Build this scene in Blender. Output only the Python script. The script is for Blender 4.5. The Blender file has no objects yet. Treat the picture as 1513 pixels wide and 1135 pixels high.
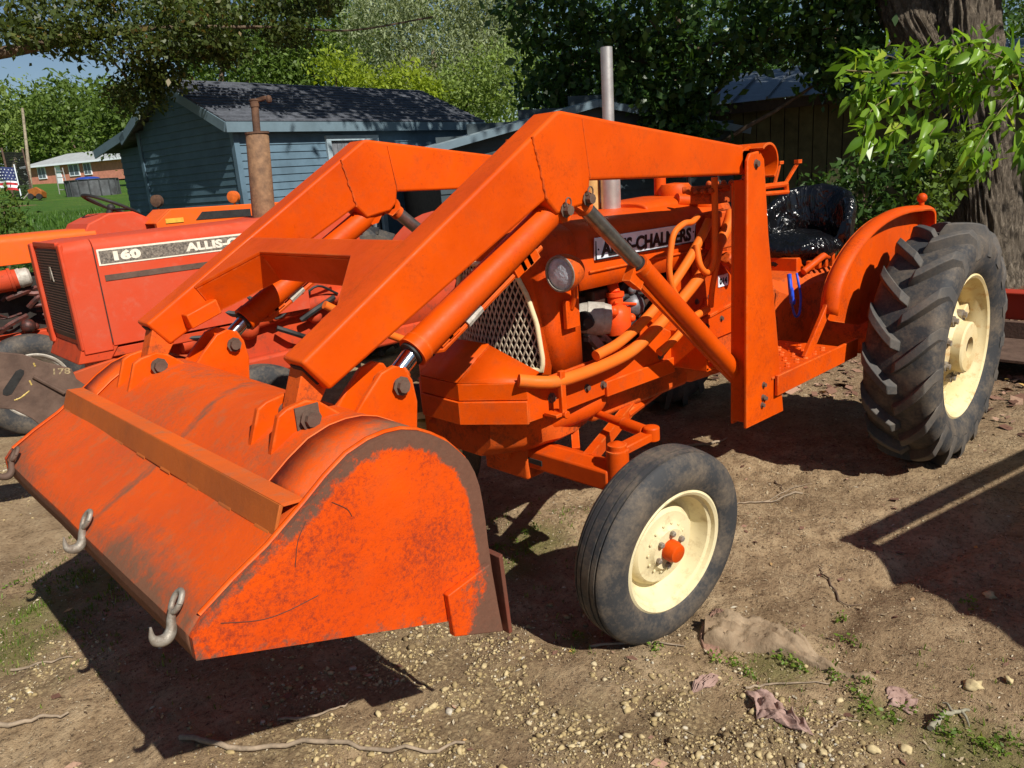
import bpy, bmesh, math, random
import numpy as np
from mathutils import Vector, Matrix, noise

S = bpy.context.scene
COL = S.collection
PI = math.pi
rnd = random.Random(7)
rng = np.random.default_rng(7)

# ------------------------------------------------------------------ camera
CAM = np.array([4.1161, 2.0880, 1.5780])
CR = np.array([-0.71818, 0.69214, -0.07238])
CF = np.array([-0.65536, -0.70678, -0.26636])
CR = CR / np.linalg.norm(CR)
CF = CF - CR * (CF @ CR); CF /= np.linalg.norm(CF)
CU = np.cross(CR, CF)
FPX = 1124.3
cam_data = bpy.data.cameras.new('camera')
cam = bpy.data.objects.new('camera', cam_data); COL.objects.link(cam)
cam.matrix_world = Matrix(((CR[0], CU[0], -CF[0], CAM[0]), (CR[1], CU[1], -CF[1], CAM[1]), (CR[2], CU[2], -CF[2], CAM[2]), (0, 0, 0, 1)))
cam_data.sensor_width = 36.0
cam_data.lens = 36.0 * FPX / 1513.0
cam_data.clip_start = 0.05
cam_data.clip_end = 1500
S.camera = cam

# ------------------------------------------------------------------ light
SUN_DIR = Vector((0.075, 0.722, 0.688)).normalized()
SUN_EL = math.asin(SUN_DIR.z); SUN_AZ = math.atan2(SUN_DIR.x, SUN_DIR.y)
world = bpy.data.worlds.new('World'); S.world = world; world.use_nodes = True
wn = world.node_tree.nodes; wl = world.node_tree.links
sky = wn.new('ShaderNodeTexSky'); sky.sky_type = 'NISHITA'; sky.sun_disc = False
sky.sun_elevation = SUN_EL; sky.sun_rotation = SUN_AZ; sky.dust_density = 0.25; sky.ozone_density = 2.6
wn['Background'].inputs[1].default_value = 0.055
wl.new(sky.outputs[0], wn['Background'].inputs[0])
sun_data = bpy.data.lights.new('sun', 'SUN'); sun_data.energy = 5.0; sun_data.angle = math.radians(0.5); sun_data.color = (1.0, 0.95, 0.86)
sun = bpy.data.objects.new('sun', sun_data); COL.objects.link(sun)
sun.rotation_euler = (-SUN_DIR).to_track_quat('-Z', 'Y').to_euler()
S.view_settings.view_transform = 'Standard'; S.view_settings.look = 'None'; S.view_settings.exposure = 0.26; S.view_settings.gamma = 1
S.view_settings.use_curve_mapping = False
S.render.engine = 'CYCLES'
S.cycles.max_bounces = 6; S.cycles.diffuse_bounces = 3; S.cycles.transparent_max_bounces = 8
S.cycles.use_denoising = True

# ------------------------------------------------------------------ helpers
def ray(px, py):
    return CF + CR * (px - 756.5) / FPX - CU * (py - 567.5) / FPX
def onp(px, py, ax, val):
    q = ray(px, py); return CAM + q * ((val - CAM[ax]) / q[ax])
def at(px, py, dep):                      # point at a given depth from the viewpoint
    return CAM + ray(px, py) * dep
def gnd(px, py):
    p = onp(px, py, 2, 0.0); return float(p[0]), float(p[1])

def tag(o, label=None, cat=None, group=None, kind=None):
    if label: o['label'] = label
    if cat: o['category'] = cat
    if group: o['group'] = group
    if kind: o['kind'] = kind
    return o
def empty(name, loc, label=None, cat=None, group=None):
    o = bpy.data.objects.new(name, None); COL.objects.link(o); o.location = loc
    o.empty_display_size = 0.1
    return tag(o, label, cat, group)

class MB:
    """collects simple shapes for ONE mesh"""
    def __init__(s): s.v = []; s.f = []; s.cut = []
    def add(s, vs, fs):
        b = len(s.v); s.cut.append((b, len(s.f))); s.v.extend([tuple(map(float, p)) for p in vs]); s.f.extend([tuple(b + i for i in f) for f in fs]); return s
    def box(s, lo, hi):
        x0, y0, z0 = lo; x1, y1, z1 = hi
        return s.add([(x0,y0,z0),(x1,y0,z0),(x1,y1,z0),(x0,y1,z0),(x0,y0,z1),(x1,y0,z1),(x1,y1,z1),(x0,y1,z1)],
                     [(0,3,2,1),(4,5,6,7),(0,1,5,4),(1,2,6,5),(2,3,7,6),(3,0,4,7)])
    def obox(s, c, ex, ey, ez):               # oriented box: centre and three half vectors
        c, ex, ey, ez = map(np.array, (c, ex, ey, ez)); vs = []
        for k in (-1, 1):
            for (i, j) in ((-1,-1),(1,-1),(1,1),(-1,1)): vs.append(c + i*ex + j*ey + k*ez)
        return s.add(vs, [(0,3,2,1),(4,5,6,7),(0,1,5,4),(1,2,6,5),(2,3,7,6),(3,0,4,7)])
    def beam(s, a, b, w, h, up=(0,0,1)):
        a = np.array(a, float); b = np.array(b, float); d = b - a; L = np.linalg.norm(d); d /= L
        y = np.cross(up, d); y /= np.linalg.norm(y); z = np.cross(d, y)
        return s.obox((a+b)/2, d*L/2, y*w/2, z*h/2)
    def prism(s, poly, y0, y1):               # (x,z) outline pushed from y0 to y1
        n = len(poly); vs = [(p[0], y0, p[1]) for p in poly] + [(p[0], y1, p[1]) for p in poly]
        fs = [tuple(range(n)), tuple(range(2*n-1, n-1, -1))] + [(i, n+i, n+(i+1) % n, (i+1) % n) for i in range(n)]
        return s.add(vs, fs)
    def prism3(s, o, ex, ey, ez, poly, t0, t1):
        o, ex, ey, ez = map(np.array, (o, ex, ey, ez)); n = len(poly)
        vs = [o + ex*p[0] + ey*p[1] + ez*t0 for p in poly] + [o + ex*p[0] + ey*p[1] + ez*t1 for p in poly]
        fs = [tuple(range(n)), tuple(range(2*n-1, n-1, -1))] + [(i, n+i, n+(i+1) % n, (i+1) % n) for i in range(n)]
        return s.add(vs, fs)
    def tube(s, pts, r, n=10, cap=True):
        P = [np.array(p, float) for p in pts]; m = len(P)
        R = [r]*m if np.isscalar(r) else list(r)
        T = []
        for i in range(m):
            t = P[min(i+1, m-1)] - P[max(i-1, 0)]; T.append(t/(np.linalg.norm(t)+1e-12))
        a = np.cross(T[0], (0,0,1))
        if np.linalg.norm(a) < .1: a = np.cross(T[0], (0,1,0))
        a /= np.linalg.norm(a); vs = []; fs = []
        for i in range(m):
            a = a - T[i]*(a@T[i]); a /= np.linalg.norm(a); b = np.cross(T[i], a)
            for k in range(n):
                an = 2*PI*k/n; vs.append(P[i] + R[i]*(math.cos(an)*a + math.sin(an)*b))
        for i in range(m-1):
            for k in range(n):
                k2 = (k+1) % n; fs.append((i*n+k, i*n+k2, (i+1)*n+k2, (i+1)*n+k))
        if cap: fs.append(tuple(range(n-1, -1, -1))); fs.append(tuple(range((m-1)*n, m*n)))
        return s.add(vs, fs)
    def lathe(s, prof, c, ax, n=48, closed=False, cap=True):   # prof: (along axis, radius)
        c = np.array(c, float); ax = np.array(ax, float); ax /= np.linalg.norm(ax)
        u = np.cross(ax, (0,0,1))
        if np.linalg.norm(u) < .1: u = np.array([1.,0,0])
        u /= np.linalg.norm(u); w = np.cross(ax, u); vs = []; fs = []; m = len(prof)
        for (t, r) in prof:
            for k in range(n):
                an = 2*PI*k/n; vs.append(c + ax*t + max(r, 1e-5)*(math.cos(an)*u + math.sin(an)*w))
        for i in range(m if closed else m-1):
            j = (i+1) % m
            for k in range(n):
                k2 = (k+1) % n; fs.append((i*n+k, i*n+k2, j*n+k2, j*n+k))
        if cap and not closed: fs.append(tuple(range(n-1,-1,-1))); fs.append(tuple(range((m-1)*n, m*n)))
        return s.add(vs, fs)
    def ball(s, c, r, n=12, sq=(1,1,1)):
        m = n//2; pr = [(-math.cos(PI*i/m), math.sin(PI*i/m)) for i in range(m+1)]
        b = len(s.v); s.lathe(pr, (0,0,0), (0,0,1), n, cap=False)
        for i in range(b, len(s.v)):
            p = s.v[i]; s.v[i] = (c[0]+p[0]*r*sq[0], c[1]+p[1]*r*sq[1], c[2]+p[2]*r*sq[2])
        return s
    def loft(s, secs, closed=True, cap=True):
        n = len(secs[0]); vs = [p for q in secs for p in q]; fs = []
        for i in range(len(secs)-1):
            for k in range(n if closed else n-1):
                k2 = (k+1) % n; fs.append((i*n+k, i*n+k2, (i+1)*n+k2, (i+1)*n+k))
        if cap and closed: fs.append(tuple(range(n-1,-1,-1))); fs.append(tuple(range((len(secs)-1)*n, len(secs)*n)))
        return s.add(vs, fs)
    def each(s, name, mat, parent=None, **kw):                 # every piece an object of its own
        out = []; c = s.cut + [(len(s.v), len(s.f))]
        for (v0, f0), (v1, f1) in zip(c, c[1:]):
            m = MB(); m.v = s.v[v0:v1]; m.f = [tuple(i-v0 for i in f) for f in s.f[f0:f1]]; out.append(m.build(name, mat, parent, **kw))
        return out
    def build(s, name, mat, parent=None, smooth=38, bevel=0.0, seg=2, attrs=None):
        me = bpy.data.meshes.new(name); me.from_pydata(s.v, [], s.f); me.update()
        bm = bmesh.new(); bm.from_mesh(me)
        bmesh.ops.recalc_face_normals(bm, faces=bm.faces[:]); bm.to_mesh(me); bm.free()
        if attrs is not None:
            a = me.attributes.new('wear', 'FLOAT', 'POINT'); a.data.foreach_set('value', np.array(attrs, 'f'))
        if smooth:
            me.shade_smooth(); me.set_sharp_from_angle(angle=math.radians(smooth))
        if mat: me.materials.append(mat)
        o = bpy.data.objects.new(name, me); COL.objects.link(o)
        if parent: o.parent = parent; o.matrix_parent_inverse = parent_inv(parent)
        if bevel:
            b = o.modifiers.new('bevel', 'BEVEL'); b.width = bevel; b.segments = seg; b.limit_method = 'ANGLE'; b.angle_limit = math.radians(40); b.harden_normals = False
        return o
def parent_inv(p):
    return world_of(p).inverted()
def world_of(p):
    if p.parent: return world_of(p.parent) @ p.matrix_parent_inverse @ p.matrix_basis
    return p.matrix_basis.copy()
def fast_mesh(name, V, F, mat, parent=None, tint=None, smooth=False):
    """V (n,3), F (m,k) arrays -> one object; tint: one float per face"""
    V = np.ascontiguousarray(V, 'f'); F = np.ascontiguousarray(F, 'i'); k = F.shape[1]
    me = bpy.data.meshes.new(name); me.vertices.add(len(V)); me.vertices.foreach_set('co', V.ravel())
    me.loops.add(F.size); me.loops.foreach_set('vertex_index', F.ravel())
    me.polygons.add(len(F)); me.polygons.foreach_set('loop_start', np.arange(0, F.size, k, dtype='i'))
    me.update(calc_edges=True)
    if tint is not None:
        a = me.attributes.new('tint', 'FLOAT', 'FACE'); a.data.foreach_set('value', np.ascontiguousarray(tint, 'f'))
    if smooth: me.shade_smooth()
    if mat: me.materials.append(mat)
    o = bpy.data.objects.new(name, me); COL.objects.link(o)
    if parent: o.parent = parent; o.matrix_parent_inverse = parent_inv(parent)
    return o
def copy_tree(o, parent=None):
    c = o.copy(); COL.objects.link(c)
    if parent is not None: c.parent = parent; c.matrix_parent_inverse = o.matrix_parent_inverse.copy()
    for ch in list(o.children): copy_tree(ch, c)
    return c
def smooth_path(pts, k=6):
    P = [np.array(p, float) for p in pts]; P = [2*P[0]-P[1]] + P + [2*P[-1]-P[-2]]; out = []
    for i in range(1, len(P)-2):
        for j in range(k):
            t = j/k; a, b, c, d = P[i-1:i+3]
            out.append(.5*((2*b)+(-a+c)*t+(2*a-5*b+4*c-d)*t*t+(-a+3*b-3*c+d)*t**3))
    out.append(P[-2]); return out
def text_mesh(name, txt, mat, parent, o, ex, ey, size, width=None, bold=0.0, ext=0.0012):
    cu = bpy.data.curves.new(name, 'FONT'); cu.body = txt; cu.size = size; cu.extrude = ext; cu.offset = bold; cu.resolution_u = 3
    t = bpy.data.objects.new(name, cu); COL.objects.link(t)
    bpy.context.view_layer.update()
    me = bpy.data.meshes.new_from_object(t.evaluated_get(bpy.context.evaluated_depsgraph_get()))
    COL.objects.unlink(t); bpy.data.objects.remove(t)
    n = len(me.vertices); co = np.empty(n*3, 'f'); me.vertices.foreach_get('co', co); co = co.reshape(-1, 3)
    w = co[:, 0].max() - co[:, 0].min(); sx = 1 if width is None else width/w
    ex, ey, o = (np.array(a, float) for a in (ex, ey, o)); ez = np.cross(ex, ey)
    q = o + np.outer((co[:, 0]-co[:, 0].min())*sx, ex) + np.outer(co[:, 1], ey) + np.outer(co[:, 2], ez)
    me.vertices.foreach_set('co', q.astype('f').ravel()); me.update()
    me.materials.clear(); me.materials.append(mat); me.name = name
    ob = bpy.data.objects.new(name, me); COL.objects.link(ob); ob.parent = parent; ob.matrix_parent_inverse = parent_inv(parent)
    return ob

# ------------------------------------------------------------------ materials
def new_mat(name):
    m = bpy.data.materials.new(name); m.use_nodes = True; nt = m.node_tree
    return m, nt, nt.nodes['Principled BSDF']
def N(nt, t, **kw):
    n = nt.nodes.new(t)
    for k, v in kw.items():
        if hasattr(n, k): setattr(n, k, v)
        else: n.inputs[k].default_value = v
    return n
def noise_tex(nt, scale, detail=6, rough=.6, vec=None, dist=0.0):
    n = nt.nodes.new('ShaderNodeTexNoise'); n.inputs['Scale'].default_value = scale; n.inputs['Detail'].default_value = detail
    n.inputs['Roughness'].default_value = rough; n.inputs['Distortion'].default_value = dist
    if vec is not None: nt.links.new(vec, n.inputs['Vector'])
    return n
def ramp(nt, fac, stops):
    r = nt.nodes.new('ShaderNodeValToRGB'); e = r.color_ramp.elements
    while len(e) < len(stops): e.new(.5)
    for i, (p, c) in enumerate(stops):
        e[i].position = p; e[i].color = (c, c, c, 1) if np.isscalar(c) else (*c, 1)
    nt.links.new(fac, r.inputs[0]); return r
def mixc(nt, fac, a, b, blend='MIX'):
    m = nt.nodes.new('ShaderNodeMix'); m.data_type = 'RGBA'; m.blend_type = blend
    if hasattr(fac, 'links'): nt.links.new(fac, m.inputs[0])
    else: m.inputs[0].default_value = fac
    for i, c in ((6, a), (7, b)):
        if hasattr(c, 'links'): nt.links.new(c, m.inputs[i])
        else: m.inputs[i].default_value = (*c, 1)
    return m.outputs[2]
def math_n(nt, op, a, b=0.0, clamp=False):
    m = nt.nodes.new('ShaderNodeMath'); m.operation = op; m.use_clamp = clamp
    for i, c in ((0, a), (1, b)):
        if hasattr(c, 'links'): nt.links.new(c, m.inputs[i])
        else: m.inputs[i].default_value = c
    return m.outputs[0]
def coords(nt):
    return nt.nodes.new('ShaderNodeNewGeometry').outputs['Position']
def bump(nt, bsdf, h, strength=.3, dist=.01):
    b = nt.nodes.new('ShaderNodeBump'); b.inputs['Strength'].default_value = strength; b.inputs['Distance'].default_value = dist
    nt.links.new(h, b.inputs['Height']); nt.links.new(b.outputs[0], bsdf.inputs['Normal']); return b
def stretch(nt, vec, sc):
    m = nt.nodes.new('ShaderNodeMapping'); m.inputs['Scale'].default_value = sc; nt.links.new(vec, m.inputs[0]); return m.outputs[0]

def paint(name, base, alt, rough=.4, dirt=(.16,.09,.05), dirt_amt=.25, wear=False, rust=(.075,.036,.022), rust_amt=0.0, coat=.0, spec=.17, bmp=.12, lo=.3, speck=None, spk=0.0, edge=None, soft=0.0):
    m, nt, b = new_mat(name); P = coords(nt)
    n1 = noise_tex(nt, 3.1, 5, .6, P); c = mixc(nt, ramp(nt, n1.outputs[0], [(.35, 0), (.68, 1)]).outputs[0], base, alt)
    n2 = noise_tex(nt, 17, 8, .72, P)
    d = ramp(nt, n2.outputs[0], [(.52, 0), (.74, dirt_amt)])
    c = mixc(nt, d.outputs[0], c, dirt)
    if speck:                                                 # fine mottling, stronger in broad patches
        r1 = noise_tex(nt, 4.2, 4, .6, P); f1 = noise_tex(nt, 75, 9, .85, P)
        k1 = math_n(nt, 'ADD', math_n(nt, 'MULTIPLY', f1.outputs[0], .72), math_n(nt, 'MULTIPLY', r1.outputs[0], .42))
        c = mixc(nt, ramp(nt, k1, [(.555+spk, 0), (.63+spk, .5), (.70+spk, .85)]).outputs[0], c, speck)
    ns = noise_tex(nt, 140, 3, .6, P)                         # tiny chips
    ch = ramp(nt, ns.outputs[0], [(.70, 0), (.74, min(1, .35+rust_amt))])
    c = mixc(nt, ch.outputs[0], c, rust)
    rgh = ramp(nt, n2.outputs[0], [(.3, rough-.08), (.75, min(1, rough+.25))]).outputs[0]
    if wear or rust_amt:
        nb = noise_tex(nt, 9, 9, .78, P); nf = noise_tex(nt, 60, 5, .7, P)
        mixn = math_n(nt, 'ADD', math_n(nt, 'MULTIPLY', nb.outputs[0], .65), math_n(nt, 'MULTIPLY', nf.outputs[0], .35))
        if wear:
            at_ = nt.nodes.new('ShaderNodeAttribute'); at_.attribute_name = 'wear'
            mixn = math_n(nt, 'ADD', mixn, math_n(nt, 'MULTIPLY', at_.outputs['Fac'], .62))
        t0 = .74 - .2*rust_amt
        k = ramp(nt, mixn, [(t0-soft*.5, 0), (t0+.1+soft, .95)]).outputs[0]
        rc = mixc(nt, nf.outputs[0], rust, tuple(min(1, x*1.8) for x in rust))
        c = mixc(nt, k, c, rc)
        rgh = math_n(nt, 'ADD', rgh, math_n(nt, 'MULTIPLY', k, .35), True)
    if edge:                                                  # lighter colour mixed in along the edges, broken up by noise
        bv = nt.nodes.new('ShaderNodeBevel'); bv.samples = 4; bv.inputs['Radius'].default_value = .010
        ge = nt.nodes.new('ShaderNodeNewGeometry'); dt = nt.nodes.new('ShaderNodeVectorMath'); dt.operation = 'DOT_PRODUCT'
        nt.links.new(bv.outputs[0], dt.inputs[0]); nt.links.new(ge.outputs['Normal'], dt.inputs[1])
        em = math_n(nt, 'SUBTRACT', 1.0, dt.outputs['Value'], True)
        em = math_n(nt, 'MULTIPLY', ramp(nt, em, [(.02, 0), (.16, 1)]).outputs[0], ramp(nt, n2.outputs[0], [(.44, 0), (.60, .75)]).outputs[0])
        c = mixc(nt, em, c, edge)
    nt.links.new(c, b.inputs['Base Color']); nt.links.new(rgh, b.inputs['Roughness'])
    b.inputs['Specular IOR Level'].default_value = spec; b.inputs['Coat Weight'].default_value = coat; b.inputs['Coat Roughness'].default_value = .25
    nl = noise_tex(nt, 26, 4, .5, P)
    hh = math_n(nt, 'ADD', math_n(nt, 'MULTIPLY', nl.outputs[0], .6), math_n(nt, 'MULTIPLY', ns.outputs[0], .3))
    bump(nt, b, hh, bmp, .008)
    return m
def simple(name, col, rough=.6, metal=0.0, var=.25, scale=12, bmp=.15, bscale=40, spec=.4, col2=None):
    m, nt, b = new_mat(name); P = coords(nt)
    n = noise_tex(nt, scale, 7, .65, P)
    c2 = col2 or tuple(x*(1-var) for x in col); c1 = col if col2 else tuple(min(1, x*(1+var*.6)) for x in col)
    c = mixc(nt, ramp(nt, n.outputs[0], [(.35, 0), (.65, 1)]).outputs[0], c1, c2)
    nt.links.new(c, b.inputs['Base Color']); b.inputs['Roughness'].default_value = rough; b.inputs['Metallic'].default_value = metal
    b.inputs['Specular IOR Level'].default_value = spec
    if bmp:
        n2 = noise_tex(nt, bscale, 6, .65, P); bump(nt, b, n2.outputs[0], bmp, .01)
    return m
def leaf_mat(name, dark, light, trans=.35, rough=.5, extra=None):
    m, nt, b = new_mat(name); a = nt.nodes.new('ShaderNodeAttribute'); a.attribute_name = 'tint'
    stops = [(0, dark), (.8, light)] + ([(1.0, extra)] if extra else [])
    r = ramp(nt, a.outputs['Fac'], stops)
    nt.links.new(r.outputs[0], b.inputs['Base Color']); b.inputs['Roughness'].default_value = rough; b.inputs['Specular IOR Level'].default_value = .35
    t = nt.nodes.new('ShaderNodeBsdfTranslucent'); tc = mixc(nt, 1.0, r.outputs[0], (1.25, 1.2, .55), 'MULTIPLY'); nt.links.new(tc, t.inputs[0])
    mx = nt.nodes.new('ShaderNodeMixShader'); mx.inputs[0].default_value = trans
    nt.links.new(b.outputs[0], mx.inputs[1]); nt.links.new(t.outputs[0], mx.inputs[2]); nt.links.new(mx.outputs[0], nt.nodes['Material Output'].inputs[0])
    return m

ORANGE = paint('orange loader paint', (.68, .080, .001), (.53, .054, .001), .42, dirt=(.36,.055,.006), dirt_amt=.5, bmp=.14, speck=(.36,.040,.003), spk=.065, edge=(.80,.24,.06))
ORANGE_W = paint('orange bucket paint worn', (.69, .083, .003), (.54, .070, .010), .50, dirt=(.34,.12,.05), dirt_amt=.7, wear=True, rust=(.115,.058,.034), bmp=.28, soft=.10, speck=(.36,.09,.03), spk=.02)
ORANGE_S = paint('orange side plate paint speckled', (.71, .080, .003), (.58, .058, .003), .48, dirt=(.40,.06,.01), dirt_amt=.5, wear=True, rust=(.082,.046,.031), bmp=.38, speck=(.13,.022,.018), spk=.01)
ORANGE_B = paint('brown rusted orange paint', (.46, .11, .018), (.36, .09, .020), .55, dirt=(.25,.09,.035), dirt_amt=.5, rust_amt=.25, bmp=.25)
TRACTOR = paint('orange tractor paint', (.68, .078, .002), (.54, .055, .002), .45, dirt=(.30,.06,.015), dirt_amt=.6, bmp=.16, speck=(.26,.030,.004), spk=.05, edge=(.80,.22,.05))
GRIMY = paint('orange grimy paint', (.70, .10, .008), (.50, .075, .010), .55, dirt=(.10,.045,.025), dirt_amt=.9, rust_amt=.25, bmp=.3, speck=(.09,.03,.015), spk=.03)
REDOR = paint('faded red orange paint', (.58, .058, .018), (.54, .078, .036), .50, dirt=(.50,.13,.08), dirt_amt=.5, bmp=.1)
REDOR_G = paint('faded red orange paint grimy', (.58, .065, .016), (.42, .05, .02), .6, dirt=(.12,.05,.03), dirt_amt=.8, rust_amt=.2, bmp=.25)
RUST = simple('rusty steel', (.16,.085,.05), .85, .0, .5, 14, .4, 60, .3, (.075,.04,.027))
RUST_LIGHT = simple('light rusty muffler', (.30,.17,.09), .8, .0, .4, 22, .35, 90, .35, (.15,.085,.05))
DARKRUST = simple('dark brown steel', (.15,.095,.07), .7, 0, .4, 11, .3, 50, .25, (.09,.056,.042))
CHROME = simple('chromed rod', (.72,.73,.74), .14, 1.0, .05, 30, .0)
OLDROD = simple('dull grey steel rod', (.30,.28,.25), .32, .85, .3, 25, .05, 60)
STEEL = simple('dull steel', (.36,.33,.28), .55, .35, .3, 40, .3, 60, .4, (.19,.145,.11))
ALU = simple('old aluminium pipe', (.62,.59,.56), .42, .75, .15, 16, .08, 40)
CREAM = paint('cream wheel paint', (.74,.65,.41), (.66,.56,.33), .55, dirt=(.36,.25,.13), dirt_amt=.75, rust=(.22,.11,.05), rust_amt=.05, bmp=.14)
CREAM_R = paint('cream wheel paint stained', (.74,.64,.39), (.66,.50,.24), .55, dirt=(.48,.22,.06), dirt_amt=.9, rust=(.30,.12,.04), rust_amt=.12, bmp=.15)
BLACK = simple('black steel', (.022,.021,.02), .6, 0, .4, 20, .15, 50)
DARK = simple('dark grime', (.03,.024,.02), .85, 0, .5, 16, .3, 40)
GLASS = simple('headlight glass', (.56,.64,.72), .22, .0, .35, 26, .6, 55, .8)  # bluish base stands in for sky reflected in the lens
GREYCAST = simple('grey cast housing', (.50,.46,.40), .6, .1, .3, 35, .3, 90, .4, (.33,.29,.24))
WHITE = simple('white plate paint', (.80,.85,.92), .45, 0, .12, 18, .05)  # blue tint painted in like skylight, against orange bounce on the nameplate
BLACKINK = simple('black lettering', (.012,.012,.013), .5, 0, .1, 20, 0)
def tyre_mat(name, base, dust, amt, lo=.42):
    m, nt, b = new_mat(name); P = coords(nt)
    n = noise_tex(nt, 7, 8, .7, P); n2 = noise_tex(nt, 70, 5, .7, P)
    f = ramp(nt, math_n(nt, 'ADD', math_n(nt, 'MULTIPLY', n.outputs[0], .7), math_n(nt, 'MULTIPLY', n2.outputs[0], .3)), [(lo, 0), (lo+.25, amt)])
    nt.links.new(mixc(nt, f.outputs[0], base, dust), b.inputs['Base Color']); b.inputs['Roughness'].default_value = .72; b.inputs['Specular IOR Level'].default_value = .35
    bump(nt, b, n2.outputs[0], .25, .006); return m
TYRE = tyre_mat('tyre rubber', (.036,.037,.040), (.21,.16,.11), .8, .445)
TYRE_DUSTY = tyre_mat('tyre lug rubber dusty', (.068,.065,.063), (.19,.15,.11), .65, .43)
# ------------------------------------------------------------------ terrain
def lerp_tab(s, tab):
    return np.interp(s, [a for a, _ in tab], [b for _, b in tab])
RISE = [(-1e4, 0), (5.0, 0), (7, .12), (10, .55), (15, 1.15), (33, 1.75), (60, 2.9), (92, 4.05), (300, 9)]
def vnoise(x, y, seed, cell):
    """smooth value noise on arrays"""
    r = np.random.default_rng(seed); T = r.random((256, 256))
    gx = x/cell; gy = y/cell; ix = np.floor(gx).astype(int); iy = np.floor(gy).astype(int); fx = gx-ix; fy = gy-iy
    fx = fx*fx*(3-2*fx); fy = fy*fy*(3-2*fy); ix &= 255; iy &= 255; jx = (ix+1) & 255; jy = (iy+1) & 255
    return (T[ix, iy]*(1-fx)*(1-fy)+T[jx, iy]*fx*(1-fy)+T[ix, jy]*(1-fx)*fy+T[jx, jy]*fx*fy)
def height(x, y, fine=True):
    x = np.asarray(x, float); y = np.asarray(y, float)
    h = lerp_tab(-y, RISE)
    near = np.exp(-((x-2)**2+(y-.3)**2)/30.0)
    rough = (vnoise(x, y, 1, .9)-.5)*.045 + (vnoise(x, y, 2, .33)-.5)*.034 + (vnoise(x, y, 3, .12)-.5)*.024
    if fine: rough = rough + (vnoise(x, y, 4, .05)-.5)*.018 + (vnoise(x, y, 5, .028)-.5)*.009
    # soft ruts on the right of the front wheel
    rut = np.exp(-((y-1.22-.12*np.sin(x*3))/.07)**2)*np.clip((2.3-x)/.6, 0, 1)*np.clip((x-.2)/.5, 0, 1)
    return h + rough*near - .035*rut
def zat(x, y): return float(height(np.array([x]), np.array([y]))[0])
def axis(lo, hi, step, far_lo, far_hi, k=1.16):
    a = list(np.arange(lo, hi+1e-6, step)); d = step; p = hi
    while p < far_hi: d = min(d*k, 25); p += d; a.append(p)
    d = step; p = lo; pre = []
    while p > far_lo: d = min(d*k, 25); p -= d; pre.append(p)
    return np.array(pre[::-1]+a)
ax_x = axis(.2, 4.1, .0165, -500, 500); ax_y = axis(-1.6, 2.2, .0165, -500, 500)
X, Y = np.meshgrid(ax_x, ax_y, indexing='ij'); Z = height(X, Y)
nx, ny = X.shape; idx = np.arange(nx*ny).reshape(nx, ny)
Fq = np.stack([idx[:-1, :-1].ravel(), idx[1:, :-1].ravel(), idx[1:, 1:].ravel(), idx[:-1, 1:].ravel()], 1)

def zone_mask(nt, P, spots, soft=1.0):
    """union of soft round zones (x, y, radius) in world metres"""
    tot = None
    for (x, y, r) in spots:
        v = nt.nodes.new('ShaderNodeVectorMath'); v.operation = 'DISTANCE'; nt.links.new(P, v.inputs[0]); v.inputs[1].default_value = (x, y, 0)
        k = math_n(nt, 'SUBTRACT', 1.0, math_n(nt, 'DIVIDE', v.outputs['Value'], r), True)
        tot = k if tot is None else math_n(nt, 'MAXIMUM', tot, k)
    return tot
GRAVEL_PX = [(600, 975, .42), (720, 1040, .40), (430, 1100, .30), (1010, 1085, .36), (1130, 1115, .30), (870, 1090, .3), (50, 700, .5), (60, 1010, .25), (1240, 1120, .25), (660, 1110, .3)]
GRASS_PX = [(60, 900, .38), (150, 850, .32), (230, 830, .35), (330, 900, .35), (790, 800, .3), (1150, 985, .2), (1440, 1110, .3), (1290, 1060, .16), (20, 960, .3), (860, 940, .12), (760, 840, .2)]
GRAVEL = [(*gnd(a, b), r) for a, b, r in GRAVEL_PX]; GRASS = [(*gnd(a, b), r) for a, b, r in GRASS_PX]
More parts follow.
